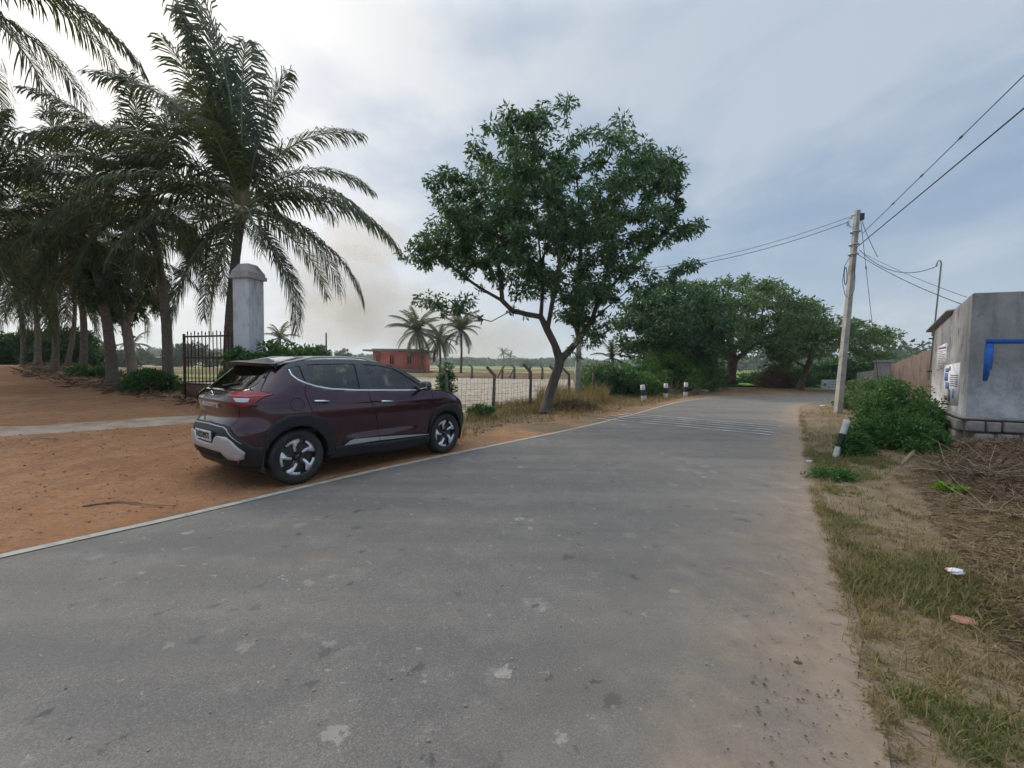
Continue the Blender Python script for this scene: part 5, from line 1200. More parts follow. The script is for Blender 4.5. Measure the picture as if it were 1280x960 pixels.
# ------------------------------------------------------------------ the car
CX, CY, YAW = -2.5401, 6.8709, .92558
def build_car():
    car = thing('parked_car', 'dark maroon compact suv with a black roof parked at the left edge of the road', 'car', (CX, CY, 0), YAW)
    # car materials
    t = NT('car_paint'); co = t.coord(); fl = t.n('TexVoronoi'); t.set(fl.inputs['Vector'], co); fl.inputs['Scale'].default_value = 900
    dust = t.noise(co, 3, 5, .7); sz = t.n('SeparateXYZ'); t.set(sz.inputs[0], co)
    dz = t.math('MULTIPLY', t.ramp(t.math('SUBTRACT', .95, sz.outputs[2]), [(0.0, .0), (.7, .10)]), t.ramp(dust, [(.3, .3), (.7, 1.0)]))
    c = t.mix(fl.outputs['Color'], (.026, .004, .012), (.050, .008, .022))
    paint = t.done(t.bsdf(t.mix(dz, c, (.22, .15, .11)), t.mix(dz, (.18, .18, .18), (.7, .7, .7)), .35, None, .5, .9))
    black = mat_flat('gloss_black', (.012, .013, .016), .18, 0, .5, .8)
    t = NT('cladding_plastic'); co = t.coord(); clad = t.done(t.bsdf(t.mix(t.ramp(t.noise(co, 4, 5, .7), [(.4, 0.0), (.8, .35)]), (.010, .012, .016), (.05, .043, .036)), .5, 0, t.bump(t.noise(co, 300, 2), .15, .001), .4))
    chrome = mat_flat('chrome', (.75, .76, .78), .12, 1.0); silver = mat_flat('silver_trim', (.46, .47, .49), .35, .3)
    alloy = mat_flat('alloy', (.80, .80, .82), .30, .25); gapm = mat_flat('gap', (.006, .006, .007), .8)
    t = NT('tyre'); co = t.coord(); tyre = t.done(t.bsdf(t.mix(t.ramp(t.noise(co, 5, 4, .7), [(.35, 0.0), (.7, .7)]), (.022, .022, .022), (.065, .056, .048)), .85, 0, t.bump(t.noise(co, 60, 2), .3, .002), .3))
    red = NT('tail_red'); red = red.done(red.bsdf((.22, .006, .012), .15, 0, None, .5, .4))
    redl = NT('tail_light_red'); redl = redl.done(redl.bsdf((.55, .05, .06), .15, 0, None, .6, .6))
    lens = mat_flat('lens_white', (.62, .60, .62), .12, .3, .6, .5)
    def glass_mat(name, tint, k):
        t = NT(name); tr = t.n('BsdfTransparent'); t.set(tr.inputs['Color'], tint); gl = t.n('BsdfGlossy'); gl.inputs['Roughness'].default_value = .03
        fr = t.n('Fresnel'); fr.inputs['IOR'].default_value = 1.5; mx = t.n('MixShader'); t.set(mx.inputs[0], t.math('ADD', t.math('MULTIPLY', fr.outputs[0], 1.3), k, True)); t.set(mx.inputs[1], tr.outputs[0]); t.set(mx.inputs[2], gl.outputs[0])
        return t.done(mx.outputs[0])
    glass = glass_mat('window_glass', (.84, .90, .88), .04); rglass = glass_mat('rear_glass', (.012, .013, .015), .12)
    inter = mat_flat('interior', (.03, .03, .033), .8); seatm = mat_flat('seat_fabric', (.045, .045, .05), .85)

    lin = lambda xs, ys: (lambda v: np.interp(v, xs, ys))
    def smooth(xs, ys):     # monotone-ish cubic through samples
        xs = np.array(xs, float); ys = np.array(ys, float); m = np.gradient(ys, xs)
        def f(v):
            v = np.clip(v, xs[0], xs[-1]); i = np.clip(np.searchsorted(xs, v)-1, 0, len(xs)-2); h = xs[i+1]-xs[i]; t = (v-xs[i])/h
            return (2*t**3-3*t**2+1)*ys[i]+(t**3-2*t**2+t)*h*m[i]+(-2*t**3+3*t**2)*ys[i+1]+(t**3-t**2)*h*m[i+1]
        return f
    w = smooth([.15, .3, .45, .62, .80, .93, 1.02, 1.12, 1.22, 1.34, 1.45, 1.56, 1.65], [.80, .835, .862, .872, .880, .874, .852, .815, .772, .712, .655, .585, .52])
    xr = smooth([.15, .3, .42, .55, .68, .78, .88, .97, 1.04, 1.10, 1.20, 1.32, 1.44, 1.56], [-1.80, -1.875, -1.925, -1.945, -1.935, -1.885, -1.868, -1.885, -1.90, -1.865, -1.74, -1.60, -1.47, -1.34])
    xf = smooth([.15, .3, .5, .7, .82, .92, 1.0, 1.1], [1.93, 2.0, 2.03, 2.01, 1.97, 1.88, 1.72, 1.4])
    XC, NE, XCF, NF = -1.12, 3.6, 1.15, 2.9
    QS = .80; TS = (1-QS**NE)**(1/NE)
    def Y(x, z):
        a = XC-xr(z); t = np.clip((XC-x)/a, 0, .9999); y = w(z)*(1-t**NE)**(1/NE)
        if z < 1.12:
            af = xf(z)-XCF; tf = min(max((x-XCF)/af, 0), .9999); y *= (1-tf**NF)**(1/NF)
        # door scallop and sill crease
        k = math.exp(-((x+.02)/.62)**4); y -= k*.020*math.exp(-((z-.555)/.055)**2); y += k*.008*math.exp(-((z-.43)/.06)**2)
        # shoulder line
        y += .006*math.exp(-((z-(.965+.03*(-x)))/.02)**2)*math.exp(-((x+.1)/1.5)**4)
        return y
    def Xr(y, z):
        q = min(abs(y)/w(z), .9999); return XC-(XC-xr(z))*(1-q**NE)**(1/NE)
    def Xf(y, z):
        q = min(abs(y)/w(z), .9999); return XCF+(xf(z)-XCF)*(1-q**NF)**(1/NF)
    xs_side = lambda z: XC-(XC-xr(z))*TS
    FQ = .62; TF = (1-FQ**NF)**(1/NF); xs_front = lambda z: XCF+(xf(z)-XCF)*TF
    class Sh:
        def __init__(s): s.v = []; s.n = []; s.f = []; s.g = []
        def add(s, outline, h, fn, flip=False, mirror=True, holes=()):
            pts = []
            def sub(ol):
                base = len(pts); k = len(ol)
                for i in range(k):
                    a, b = ol[i], ol[(i+1) % k]; L = math.hypot(b[0]-a[0], b[1]-a[1]); m = max(1, int(L/h))
                    for j in range(m): pts.append((a[0]+(b[0]-a[0])*j/m, a[1]+(b[1]-a[1])*j/m))
                return list(range(base, len(pts)))
            sub(outline)
            ring = list(pts); nb = len(pts); arr = np.array(ring)
            us = np.arange(arr[:, 0].min()+h/2, arr[:, 0].max(), h); vs = np.arange(arr[:, 1].min()+h/2, arr[:, 1].max(), h)
            if len(us) and len(vs):
                gx, gy = np.meshgrid(us, vs); gx = gx.ravel(); gy = gy.ravel(); ok = inpoly(gx, gy, ring)
                for x, y in zip(gx[ok], gy[ok]):
                    if np.min(np.hypot(arr[:, 0]-x, arr[:, 1]-y)) > h*.45: pts.append((x, y))
            res = delaunay_2d_cdt([Vector(p) for p in pts], [(i, (i+1) % nb) for i in range(nb)], [], 1, 1e-6)
            vs_, fs_ = res[0], res[2]
            # keep faces inside
            cen = np.array([[sum(vs_[i][0] for i in f)/len(f), sum(vs_[i][1] for i in f)/len(f)] for f in fs_])
            okf = inpoly(cen[:, 0], cen[:, 1], ring); keep = [list(f) for f, o in zip(fs_, okf) if o]
            P = []; N = []
            e = 2e-3
            for q in vs_:
                p = np.array(fn(q[0], q[1])); pu = (np.array(fn(q[0]+e, q[1]))-np.array(fn(q[0]-e, q[1]))); pv = (np.array(fn(q[0], q[1]+e))-np.array(fn(q[0], q[1]-e)))
                nn = np.cross(pu, pv); nn = nn/(np.linalg.norm(nn)+1e-12); P.append(p); N.append(nn)
            tot = sum(float(np.dot(n_, p-np.array([p[0]*.75, 0, .72]))) for p, n_ in zip(P, N))
            if tot < 0: N = [-n_ for n_ in N]
            for sgn in ((1, -1) if mirror else (1,)):
                b = len(s.v)
                for p, nn in zip(P, N):
                    s.v.append((p[0], p[1]*sgn, p[2])); m = nn*(-1 if flip else 1); s.n.append((m[0], m[1]*sgn, m[2]))
                for f in keep:
                    g = [i+b for i in f]
                    a_, b_, c_ = (Vector(s.v[g[0]]), Vector(s.v[g[1]]), Vector(s.v[g[2]])); fn_ = (b_-a_).cross(c_-a_)
                    if fn_.dot(Vector(s.n[g[0]])) < 0: g = g[::-1]
                    s.f.append(g); s.g.append(sgn)
        def build(s, name, mat, parent, th=0, inward=True):
            if name in ('body', 'rear_bumper', 'skid_plate', 'tail_light', 'front_bumper'):
                key = {}; mp = []; V2 = []; N2 = []
                for v, n_ in zip(s.v, s.n):
                    hit = None; g = tuple(int(math.floor(q/.012)) for q in v)
                    for dx in (-1, 0, 1):
                        for dy in (-1, 0, 1):
                            for dz_ in (-1, 0, 1):
                                for j in key.get((g[0]+dx, g[1]+dy, g[2]+dz_), ()):
                                    if (Vector(V2[j])-Vector(v)).length < (.0115 if name == 'tail_light' else .0035) and Vector(N2[j]).normalized().dot(Vector(n_)) > .3: hit = j
                    if hit is None: hit = len(V2); V2.append(v); N2.append(np.zeros(3)); key.setdefault(g, []).append(hit)
                    N2[hit] = N2[hit]+np.array(n_); mp.append(hit)
                F2 = []
                for f in s.f:
                    g = [mp[i] for i in f]
                    if len(set(g)) == 3: F2.append(g)
                s.v, s.f, s.n = V2, F2, [tuple(n_/(np.linalg.norm(n_)+1e-9)) for n_ in N2]
            me = bpy.data.meshes.new(name); me.from_pydata(s.v, [], s.f); me.materials.append(mat)
            for p in me.polygons: p.use_smooth = True
            me.normals_split_custom_set_from_vertices([Vector(n) for n in s.n]); me.update()
            return link(name, me, parent)
        def build2(s, name, mat, parent):
            out = []
            for k, sgn in enumerate((1, -1)):
                q = Sh(); mp = {}
                for f, g in zip(s.f, s.g):
                    if g != sgn: continue
                    nf_ = []
                    for i in f:
                        if i not in mp: mp[i] = len(q.v); q.v.append(s.v[i]); q.n.append(s.n[i])
                        nf_.append(mp[i])
                    q.f.append(nf_)
                out.append(q.build(name, mat, parent[k] if isinstance(parent, list) else parent))
            return out
    # surface maps
    side = lambda off: (lambda x, z: (x, -(Y(x, z)+off), z))
    def off_side(off):
        def f(x, z):
            e = 4e-3; y = Y(x, z); dx = (Y(x+e, z)-Y(x-e, z))/(2*e); dzz = (Y(x, z+e)-Y(x, z-e))/(2*e); n = np.array([-dx, 1, -dzz]); n /= np.linalg.norm(n)
            return (x+n[0]*off, -(y+n[1]*off), z+n[2]*off)
        return f
    def off_rear(off):
        def f(y, z):
            e = 4e-3; x = Xr(y, z); dy = (Xr(y+e, z)-Xr(y-e, z))/(2*e); dzz = (Xr(y, z+e)-Xr(y, z-e))/(2*e); n = np.array([-1, dy, dzz]); n /= np.linalg.norm(n)
            return (x+n[0]*off, y+n[1]*off, z+n[2]*off)
        return f
    def off_front(off): return lambda y, z: (Xf(y, z)+off, y, z)
    def arc(cx, cz, r, a0, a1, n=18): return [(cx+r*math.cos(rad(a0+(a1-a0)*i/n)), cz+r*math.sin(rad(a0+(a1-a0)*i/n))) for i in range(n+1)]
    RW, FW, WZ, AR = -1.25, 1.25, .335, .395
    h = .035
    # top edge of the side: fender / belt / C pillar
    belt = lambda x: 1.10+.055*max(0, (-x-.2))**1.2/.5**1.2*.35 if x < -.2 else 1.10-.012*(x+.2)
    fender_top = [(1.0, 1.075), (1.2, 1.055), (1.4, 1.02), (1.55, .975), (1.66, .92)]
    # ---- body paint (lower side + C pillar + tailgate), one part
    body = Sh()
    zs = np.linspace(.60, 1.44, 18)
    ol = [(xs_side(.52)+.0, .50)]
    SEAM = np.linspace(.56, 1.40, 43); rear_edge = [(xs_side(z), z) for z in SEAM]
    lower = []
    lower += [(-1.66, .48)]+arc(RW, WZ, AR, 155, 8, 22)+[(-.86, .37), (0, .355), (.86, .345)]+arc(FW, WZ, AR, 172, 20, 22)
    fr_lower = [(1.66, .50), (xs_front(.56), .56)]
    fr_edge = [(xs_front(z), z) for z in np.linspace(.60, .90, 8)]
    ftop = fender_top[::-1]
    window_line = [(.86, 1.085), (.46, 1.092), (-.4, 1.125), (-.78, 1.155), (-.98, 1.195), (-1.10, 1.235), (-1.20, 1.285), (-1.255, 1.34), (-1.27, 1.40), (-1.24, 1.455)]
    cp_top = [(-1.33, 1.475)]
    ol = lower+fr_lower+fr_edge+ftop+window_line+cp_top+rear_edge[::-1]
    # clean duplicates
    def clean(o):
        r = []
        for p in o:
            if not r or math.hypot(p[0]-r[-1][0], p[1]-r[-1][1]) > .004: r.append((float(p[0]), float(p[1])))
        return r
    body.add(clean(ol), h, off_side(0), flip=False)
    # tailgate and rear quarters
    ys = lambda z: QS*w(z)
    top_z = 1.175
    rq = [(0, .74), (.30, .735), (.50, .72), (.60, .66)]+[(.66, .60)]+[(ys(z), z) for z in SEAM]+[(.56, 1.40), (.575, 1.33), (.60, 1.25), (.595, 1.19), (.50, 1.165), (0, 1.165)]
    body.add(clean([(y, z) for y, z in rq]), h, off_rear(0))
    # front end
    fq = [(0, .50)]+[(FQ*w(z), z) for z in np.linspace(.52, .90, 12)]+[(0, .93)]
    body.add(clean(fq), .05, off_front(0))
    # hood
    def hood(x, y):
        we = np.interp(x, [1.0, 1.2, 1.4, 1.55, 1.66, 1.82, 1.95], [.835, .83, .80, .755, .70, .60, .40]); ze = np.interp(x, [.8, 1.0, 1.2, 1.4, 1.55, 1.66, 1.82, 1.95], [1.085, 1.075, 1.055, 1.02, .975, .945, .92, .88])
        q = min(abs(y)/we, 1); z = ze+.028*(1-q**2)+.018*math.exp(-((abs(y)-.45)/.10)**2)*(1-q**4)
        return (x, y, z)
    ho = [(.80, 0), (.80, .83), (1.0, .835), (1.2, .83), (1.4, .80), (1.55, .755), (1.66, .70), (1.82, .58), (1.93, .35), (1.96, 0)]
    body.add(ho, .05, hood)
    B = body.build('body', paint, car)
    sol = B.modifiers.new('skin', 'SOLIDIFY'); sol.thickness = .012; sol.offset = -1
    # ---- roof
    roof = Sh()
    zrf = smooth([-1.50, -1.33, -1.0, -.5, -.1, .12, .30], [1.445, 1.475, 1.525, 1.545, 1.53, 1.495, 1.44]); wr = lambda x: float(w(zrf(x)))
    def rf(x, y):
        we = wr(x); q = min(abs(y)/we, 1); return (x, y, float(zrf(x))+.045*(1-q**2.6))
    n_ = 16; xe = np.linspace(-1.46, .26, n_)
    ro = [(-1.46, 0)]+[(x, wr(x)) for x in xe]+[(.26, 0)]
    roof.add(clean(ro), .06, rf); R_ = roof.build('roof', black, car)
    # side roof rail strip (black band above the windows)
    rail = Sh()
    low_edge = [(.30, 1.415), (.14, 1.455), (-.05, 1.475), (-.5, 1.487), (-.95, 1.475), (-1.16, 1.455), (-1.26, 1.42)]
    ro = [(x, float(zrf(x))+.002) for x in np.linspace(-1.40, .26, 14)]+low_edge+[(-1.31, 1.43), (-1.42, 1.425)]
    rail.add(clean(ro), .05, off_side(.002)); rail.build2('roof_frame', black, car); rail = Sh()
    # A pillar
    ap = [(.26, 1.445), (.44, 1.35), (.62, 1.235), (.80, 1.115), (.88, 1.085), (.97, 1.08), (.84, 1.17), (.66, 1.29), (.48, 1.39), (.32, 1.46)]
    rail.add(clean(ap), .05, off_side(.003)); rail.build2('windscreen_pillar', black, car)
    # B pillar + quarter pillar, thick black
    bp_ = Sh()
    bp_.add([(-.36, 1.112), (-.19, 1.105), (-.20, 1.48), (-.33, 1.482)], .05, off_side(.003))
    bp_.build2('window_pillar', black, car); bp_ = Sh()
    bp_.add([(-.995, 1.185), (-1.10, 1.235), (-1.13, 1.46), (-1.03, 1.472)], .05, off_side(.003))
    bp_.build2('window_pillar', black, car)
    # glass
    g1 = Sh(); g1.add([(-.19, 1.10), (.46, 1.085), (.80, 1.085), (.62, 1.235), (.44, 1.35), (.26, 1.445), (.14, 1.46), (-.05, 1.48), (-.20, 1.485)], .05, off_side(-.008)); g1.build2('front_door_glass', glass, car)
    g2 = Sh(); g2.add([(-.36, 1.11), (-.40, 1.12), (-.78, 1.148), (-1.0, 1.19), (-1.05, 1.475), (-.9, 1.482), (-.5, 1.49), (-.33, 1.49)], .05, off_side(-.008)); g2.build2('rear_door_glass', glass, car)
    g3 = Sh(); g3.add([(-1.08, 1.22), (-1.20, 1.28), (-1.26, 1.34), (-1.275, 1.41), (-1.25, 1.46), (-1.12, 1.465)], .04, off_side(-.008)); g3.build2('quarter_glass', glass, car)
    # windscreen
    def ws(y, z):
        xa = np.interp(z, [1.06, 1.115, 1.235, 1.35, 1.46, 1.50], [.99, .90, .72, .54, .34, .27]); we = w(z); return (xa+.16*(1-min(1, abs(y)/we)**2)-.02, y, z)
    g4 = Sh(); g4.add(clean([(0, 1.07)]+[(float(w(z))*.995, z) for z in np.linspace(1.07, 1.46, 10)]+[(0, 1.50)]), .06, ws); g4.build('windscreen', glass, car)
    # rear glass with black surround
    rg = Sh(); rgo = [(0, 1.165), (.50, 1.165), (.595, 1.19), (.60, 1.25), (.575, 1.33), (.555, 1.44), (0, 1.47)]
    rg.add(clean(rgo), .05, off_rear(.0)); RG = rg.build('rear_window', rglass, car)
    rs_ = Sh(); rs_.add([(.50, 1.168), (.592, 1.192), (.598, 1.25), (.572, 1.33), (.555, 1.42), (.52, 1.42), (.535, 1.33), (.555, 1.25), (.55, 1.21), (.49, 1.195), (.25, 1.19), (.25, 1.166)], .04, off_rear(.003)); rs_.build('seal', black, RG)
    mb = MB(); pw = [off_rear(.012)(y, z) for y, z in ((.02, 1.19), (.18, 1.215), (.40, 1.235))]; mb.tube([(p[0], -p[1]+.0, p[2]) for p in pw], [.012, .009, .006], 6); mb.build('wiper', inter, RG)
    # spoiler
    mb = MB(); N = 18; rows = []
    for i in range(N+1):
        q = -1+2*i/N; y = q*.60; f = 1-abs(q)**5*.75; xb = -1.36; xt = -1.36-.25*f-.0*abs(q); zb = 1.468+.04*(1-abs(q)**2.6); zt_ = 1.475+.022*(1-q*q)
        rows.append([(xb+.03, y, zb+.006), (xb-.15*f, y, (zb+zt_)/2+.012), (xt, y, zt_), (xt+.012, y, zt_-.036), (xb-.12*f, y, zb-.06), (xb+.02, y, zb-.085)])
    mb.v = [p for r in rows for p in r]; mb.f = [[i*6+j, (i+1)*6+j, (i+1)*6+(j+1) % 6, i*6+(j+1) % 6] for i in range(N) for j in range(6)]+[[0, 1, 2, 3, 4, 5][::-1], [N*6+j for j in range(6)]]; mb.m = [0]*len(mb.f)
    mb.build('spoiler', mat_flat('spoiler_black', (.010, .011, .013), .45), car, auto=40)
    for sg in (-1, 1):
        mb = MB(); mb.tube([(x, sg*(wr(x)-.035), float(zrf(x))+(.034 if -1.2 < x < .0 else .008)) for x in (-1.30, -1.2, -.9, -.5, -.15, .0, .10)], .013, 8); mb.build('roof_rail', silver, car, True)
    # chrome window line
    def strip(sh, pts, wd, fn, n=None):
        P = []; pts = [np.array(p, float) for p in pts]
        for i, p in enumerate(pts):
            d = pts[min(i+1, len(pts)-1)]-pts[max(i-1, 0)]; d = d/np.linalg.norm(d); P.append((p, np.array([-d[1], d[0]])))
        a = [tuple(p+q*wd/2) for p, q in P]; b = [tuple(p-q*wd/2) for p, q in P]
        sh.add(a+b[::-1], max(.03, wd), fn)
    ch = Sh(); strip(ch, window_line[:-1]+[(-1.265, 1.41)], .016, off_side(.007)); ch.build2('chrome_trim', chrome, car)
    # ---- cladding
    cl = Sh()
    def outer(c): return [(c-.40, .30), (c-.475, .34), (c-.445, .55), (c-.37, .73), (c-.27, .815), (c-.12, .865), (c+.15, .865), (c+.30, .80), (c+.42, .66), (c+.475, .48), (c+.49, .32)]
    ra = [(RW-.365-.03, .30), (RW-.385, .52), (RW-.36, .68), (RW-.27, .80), (RW-.13, .865), (RW+.15, .865), (RW+.34, .78), (RW+.455, .60), (RW+.49, .42), (RW+.50, .30)]
    rai = arc(RW, WZ, .385, -6, 186, 26)
    cl.add(clean(ra+rai), .035, off_side(.018))
    def clb(nm):
        nonlocal cl
        for C_ in cl.build2(nm, clad, car): so = C_.modifiers.new('skin', 'SOLIDIFY'); so.thickness = .03; so.offset = -1
        cl = Sh()
    clb('wheel_arch_trim')
    fa = [(FW+.47, .30), (FW+.465, .52), (FW+.38, .73), (FW+.22, .83), (FW-.06, .835), (FW-.25, .765), (FW-.37, .56), (FW-.375, .30)][::-1]
    fai = arc(FW, WZ, .385, -6, 186, 26)
    cl.add(clean(fa+fai), .035, off_side(.018)); clb('wheel_arch_trim')
    cl.add(clean([(-.78, .405), (-.60, .395), (0, .365), (.60, .35), (.90, .345), (.90, .20), (0, .19), (-.84, .24)]), .05, off_side(.016))
    clb('sill')
    # rear bumper (black), wraps from tail to arch
    bm_ = Sh()
    bz0 = [(xs_side(z), z) for z in np.linspace(.60, .27, 10)]
    bm_.add(clean([(-1.80, .585), (-1.72, .515), (-1.62, .505), (-1.60, .30), (-1.63, .27)]+[(xs_side(z), z) for z in np.linspace(.27, .60, 15)]), .035, off_side(.012))
    bm_.add(clean([(0, .765), (.42, .755), (.50, .74), (.58, .68), (.66, .62)]+[(ys(z), z) for z in np.linspace(.60, .27, 15)]+[(.55, .27), (0, .27)]), .035, off_rear(.012))
    BM = bm_.build('rear_bumper', clad, car); so = BM.modifiers.new('skin', 'SOLIDIFY'); so.thickness = .03; so.offset = -1
    # front bumper lower
    fb_ = Sh(); fb_.add(clean([(0, .22)]+[(FQ*w(z), z) for z in np.linspace(.24, .56, 8)]+[(0, .54)]), .05, off_front(.01))
    fb_.add(clean([(xs_front(z), z) for z in np.linspace(.24, .62, 8)]+[(1.69, .60), (1.70, .26)]), .05, off_side(.014)); fb_.build('front_bumper', clad, car)
    # silver skid plate
    sk = Sh(); sk.add(clean([(0, .525), (.25, .528), (.30, .60), (.36, .628), (.52, .628), (.60, .585), (ys(.5)+.02, .46), (ys(.4), .385), (.62, .365), (.50, .375), (.42, .45), (.25, .455), (0, .455)]), .03, off_rear(.030))
    SKo = sk.build('skid_plate', silver, BM); so = SKo.modifiers.new('skin', 'SOLIDIFY'); so.thickness = .025; so.offset = -1
    sk = Sh(); sk.add(clean([(0, .742), (.42, .732), (.50, .712), (.60, .640), (ys(.58), .565), (ys(.57), .558), (.595, .630), (.495, .700), (.42, .720), (0, .730)]), .03, off_rear(.018)); sk.build('trim_line', silver, BM)
    sk = Sh(); sk.add(clean([(0, .425), (.36, .42), (.40, .36), (0, .345)]), .04, off_rear(.018)); sk.build('lower_grille', gapm, BM)
    for sg in (-1, 1):
        mb = MB(); p = off_rear(.012)(.60, .335); mb.box((p[0]+.004, sg*.60, .335), (.02, .10, .03), rz=sg*rad(20)); mb.build('reflector', red, BM)
    # number plate
    px_ = off_rear(.02)(0, .60); mb = MB(); mb.box((px_[0]-.022, -.03, .618), (.014, .47, .118), bev=.004); PL = mb.build('number_plate', M['white_paint'], car)
    def text(name, s, size, loc, mat, parent, ext=.001, bold=0, sp=1.0, sx=1.0, ry=0):
        cu = bpy.data.curves.new('t', 'FONT'); cu.body = s; cu.size = size; cu.extrude = ext; cu.offset = bold; cu.align_x = 'CENTER'; cu.align_y = 'CENTER'; cu.space_character = sp
        to = bpy.data.objects.new('t', cu); COL.objects.link(to); me = bpy.data.meshes.new_from_object(to.evaluated_get(bpy.context.evaluated_depsgraph_get())); bpy.data.objects.remove(to)
        # face rearwards (-x): text x -> -y , text y -> z
        me.transform(Matrix(((0, 0, -1, 0), (-sx, 0, 0, 0), (0, 1, 0, 0), (0, 0, 0, 1)))); me.materials.clear(); me.materials.append(mat); me.name = name
        o = link(name, me, parent); o.location = loc; o.rotation_euler = (0, ry, 0); return o
    text('plate_number', 'TN22DB9575', .098, (px_[0]-.031, -.03, .618), gapm, PL, .001, .0022, 1.0, .76)
    q = off_rear(.004)(.0, .975); text('lettering', 'MAGNITE', .072, (q[0]-.010, .0, .972), lens, car, .006, .0028, 1.75, 1.0, rad(6))
    # badge: ring crossed by a bar
    q = off_rear(.01)(0, 1.085); mb = MB(); mb.tube([(q[0], .055*math.cos(a), 1.088+.047*math.sin(a)) for a in np.linspace(0, 2*math.pi, 25)], .006, 6, False); mb.box((q[0], 0, 1.088), (.012, .15, .016)); mb.build('badge', chrome, car)
    # tail lights
    tl = Sh()
    tl.add(clean([(-1.495, 1.122), (-1.58, 1.098), (-1.655, 1.062), (-1.70, 1.02), (-1.75, .992)]+[(xs_side(z), z) for z in np.linspace(.985, 1.155, 13)]+[(-1.70, 1.15)]), .03, off_side(.012))
    tl.add(clean([(ys(z), z) for z in np.linspace(.985, 1.155, 13)]+[(.44, 1.14), (.47, 1.085), (.55, 1.02), (.64, .99)]), .03, off_rear(.012)); TLo = tl.build2('tail_light', red, car)
    tl = Sh(); tl.add(clean([(ys(z), z) for z in np.linspace(1.03, 1.07, 3)]+[(.54, 1.072), (.60, 1.035)]), .02, off_rear(.016)); tl.add(clean([(xs_side(z), z) for z in np.linspace(1.03, 1.07, 3)]+[(xs_side(1.07)+.035, 1.068), (xs_side(1.03)+.03, 1.034)]), .02, off_side(.016)); tl.build2('reversing_light', lens, TLo)
    tl = Sh(); tl.add(clean([(ys(1.098), 1.098), (ys(1.086), 1.086), (.47, 1.09), (.462, 1.10)]), .02, off_rear(.017)); tl.add(clean([(xs_side(1.098), 1.098), (xs_side(1.086), 1.086), (-1.56, 1.102), (-1.52, 1.112)]), .02, off_side(.017)); tl.build2('light_bar', redl, TLo)
    # headlamp, fog side
    hl = Sh(); hl.add(clean([(1.40, 1.005), (1.55, .965), (1.655, .915), (1.70, .86), (1.66, .845), (1.56, .91)]), .03, off_side(.008)); hl.add(clean([(FQ*w(.86), .86), (FQ*w(.90), .895), (.40, .90), (.36, .86)]), .03, off_front(.01)); hl.build2('headlight', lens, car)
    gr_ = Sh(); gr_.add([(0, .58), (.40, .60), (.46, .70), (.40, .84), (0, .85)], .05, off_front(.012)); gr_.build('grille', gapm, car)
    # silver sill blade
    sb = Sh(); sb.add(clean([(-.645, .405), (-.56, .455), (-.50, .465), (-.09, .447)]+[(-.09, .400), (-.645, .402)]), .04, off_side(.020)); sb.build2('sill_trim', silver, car); sb = Sh(); sb.add(clean([(-.08, .446), (.40, .42), (.86, .378), (.86, .366), (.3, .385), (-.08, .400)]), .04, off_side(.020)); sb.build2('sill_trim', silver, car)
    # shut lines
    gp = Sh(); G_ = off_side(.0025)
    strip(gp, [(-1.10, 1.235), (-1.135, 1.17), (-1.145, 1.10), (-1.12, 1.0), (-1.08, .87)], .008, G_); strip(gp, [(-.70, .66), (-.72, .55), (-.76, .40)], .007, G_)
    strip(gp, [(-.24, 1.10), (-.215, .95), (-.14, .75), (-.09, .55), (-.085, .40)], .008, G_); strip(gp, [(.93, 1.075), (.945, 1.0), (.90, .80), (.86, .62), (.85, .40)], .008, G_)
    strip(gp, [(1.0, 1.068), (1.2, 1.048), (1.4, 1.012), (1.5, .985)], .008, G_); strip(gp, [(-1.50, 1.118), (-1.62, 1.16), (-1.50, 1.33), (-1.40, 1.44)], .006, G_)
    strip(gp, [(-1.62, .52), (-1.66, .62), (-1.70, .66), (xs_side(.67)+.01, .68)], .006, G_)
    gr2 = off_rear(.0025); strip(gp, [(.60, 1.18), (.655, 1.155)], .008, gr2); strip(gp, [(.615, .985), (.60, .86), (.56, .78), (.52, .75)], .005, gr2)
    gp.build('shut_line', gapm, car)
    # tailgate recess: darker pinch below the lettering is shape; lip above the plate
    mb = MB()
    for k in range(13):
        pass
    # fuel cap on the right side
    fc_ = Sh(); strip(fc_, [(-1.265+.085*math.cos(a), .985+.075*math.sin(a)) for a in np.linspace(0, 2*math.pi, 25)[:-1]]+[(-1.18, .985)], .006, G_); fc_.v = fc_.v; fc_.build2('fuel_flap', gapm, car)
    # door handles
    def handle(x0, x1, z0, z1):
        for sg in (-1, 1):
            mb = MB(); ym = Y((x0+x1)/2, z0); mb.tube([(x0, sg*(ym+.004), z0), (x0+.02, sg*(ym+.030), z0), ((x0+x1)/2, sg*(ym+.036), (z0+z1)/2), (x1-.02, sg*(ym+.030), z1), (x1, sg*(ym+.004), z1)], [.010, .014, .015, .014, .010], 8)
            o = mb.build('door_handle', chrome, car, True)
            mb = MB(); mb.lathe([(.001, 0), (.05, 0.0), (.055, .002)], 20, 'y', ((x0+x1)/2+.01, 0, z0)); 
            for i, v in enumerate(mb.v): mb.v[i] = ((x0+x1)/2+(v[0]-(x0+x1)/2)*1.5, sg*(Y((x0+x1)/2+(v[0]-(x0+x1)/2)*1.5, v[2])+.002), (v[2]-z0)*.75+z0)
            mb.build('recess', inter, o)
    handle(-1.06, -.84, 1.015, 1.005); handle(-.07, .16, .955, .945)
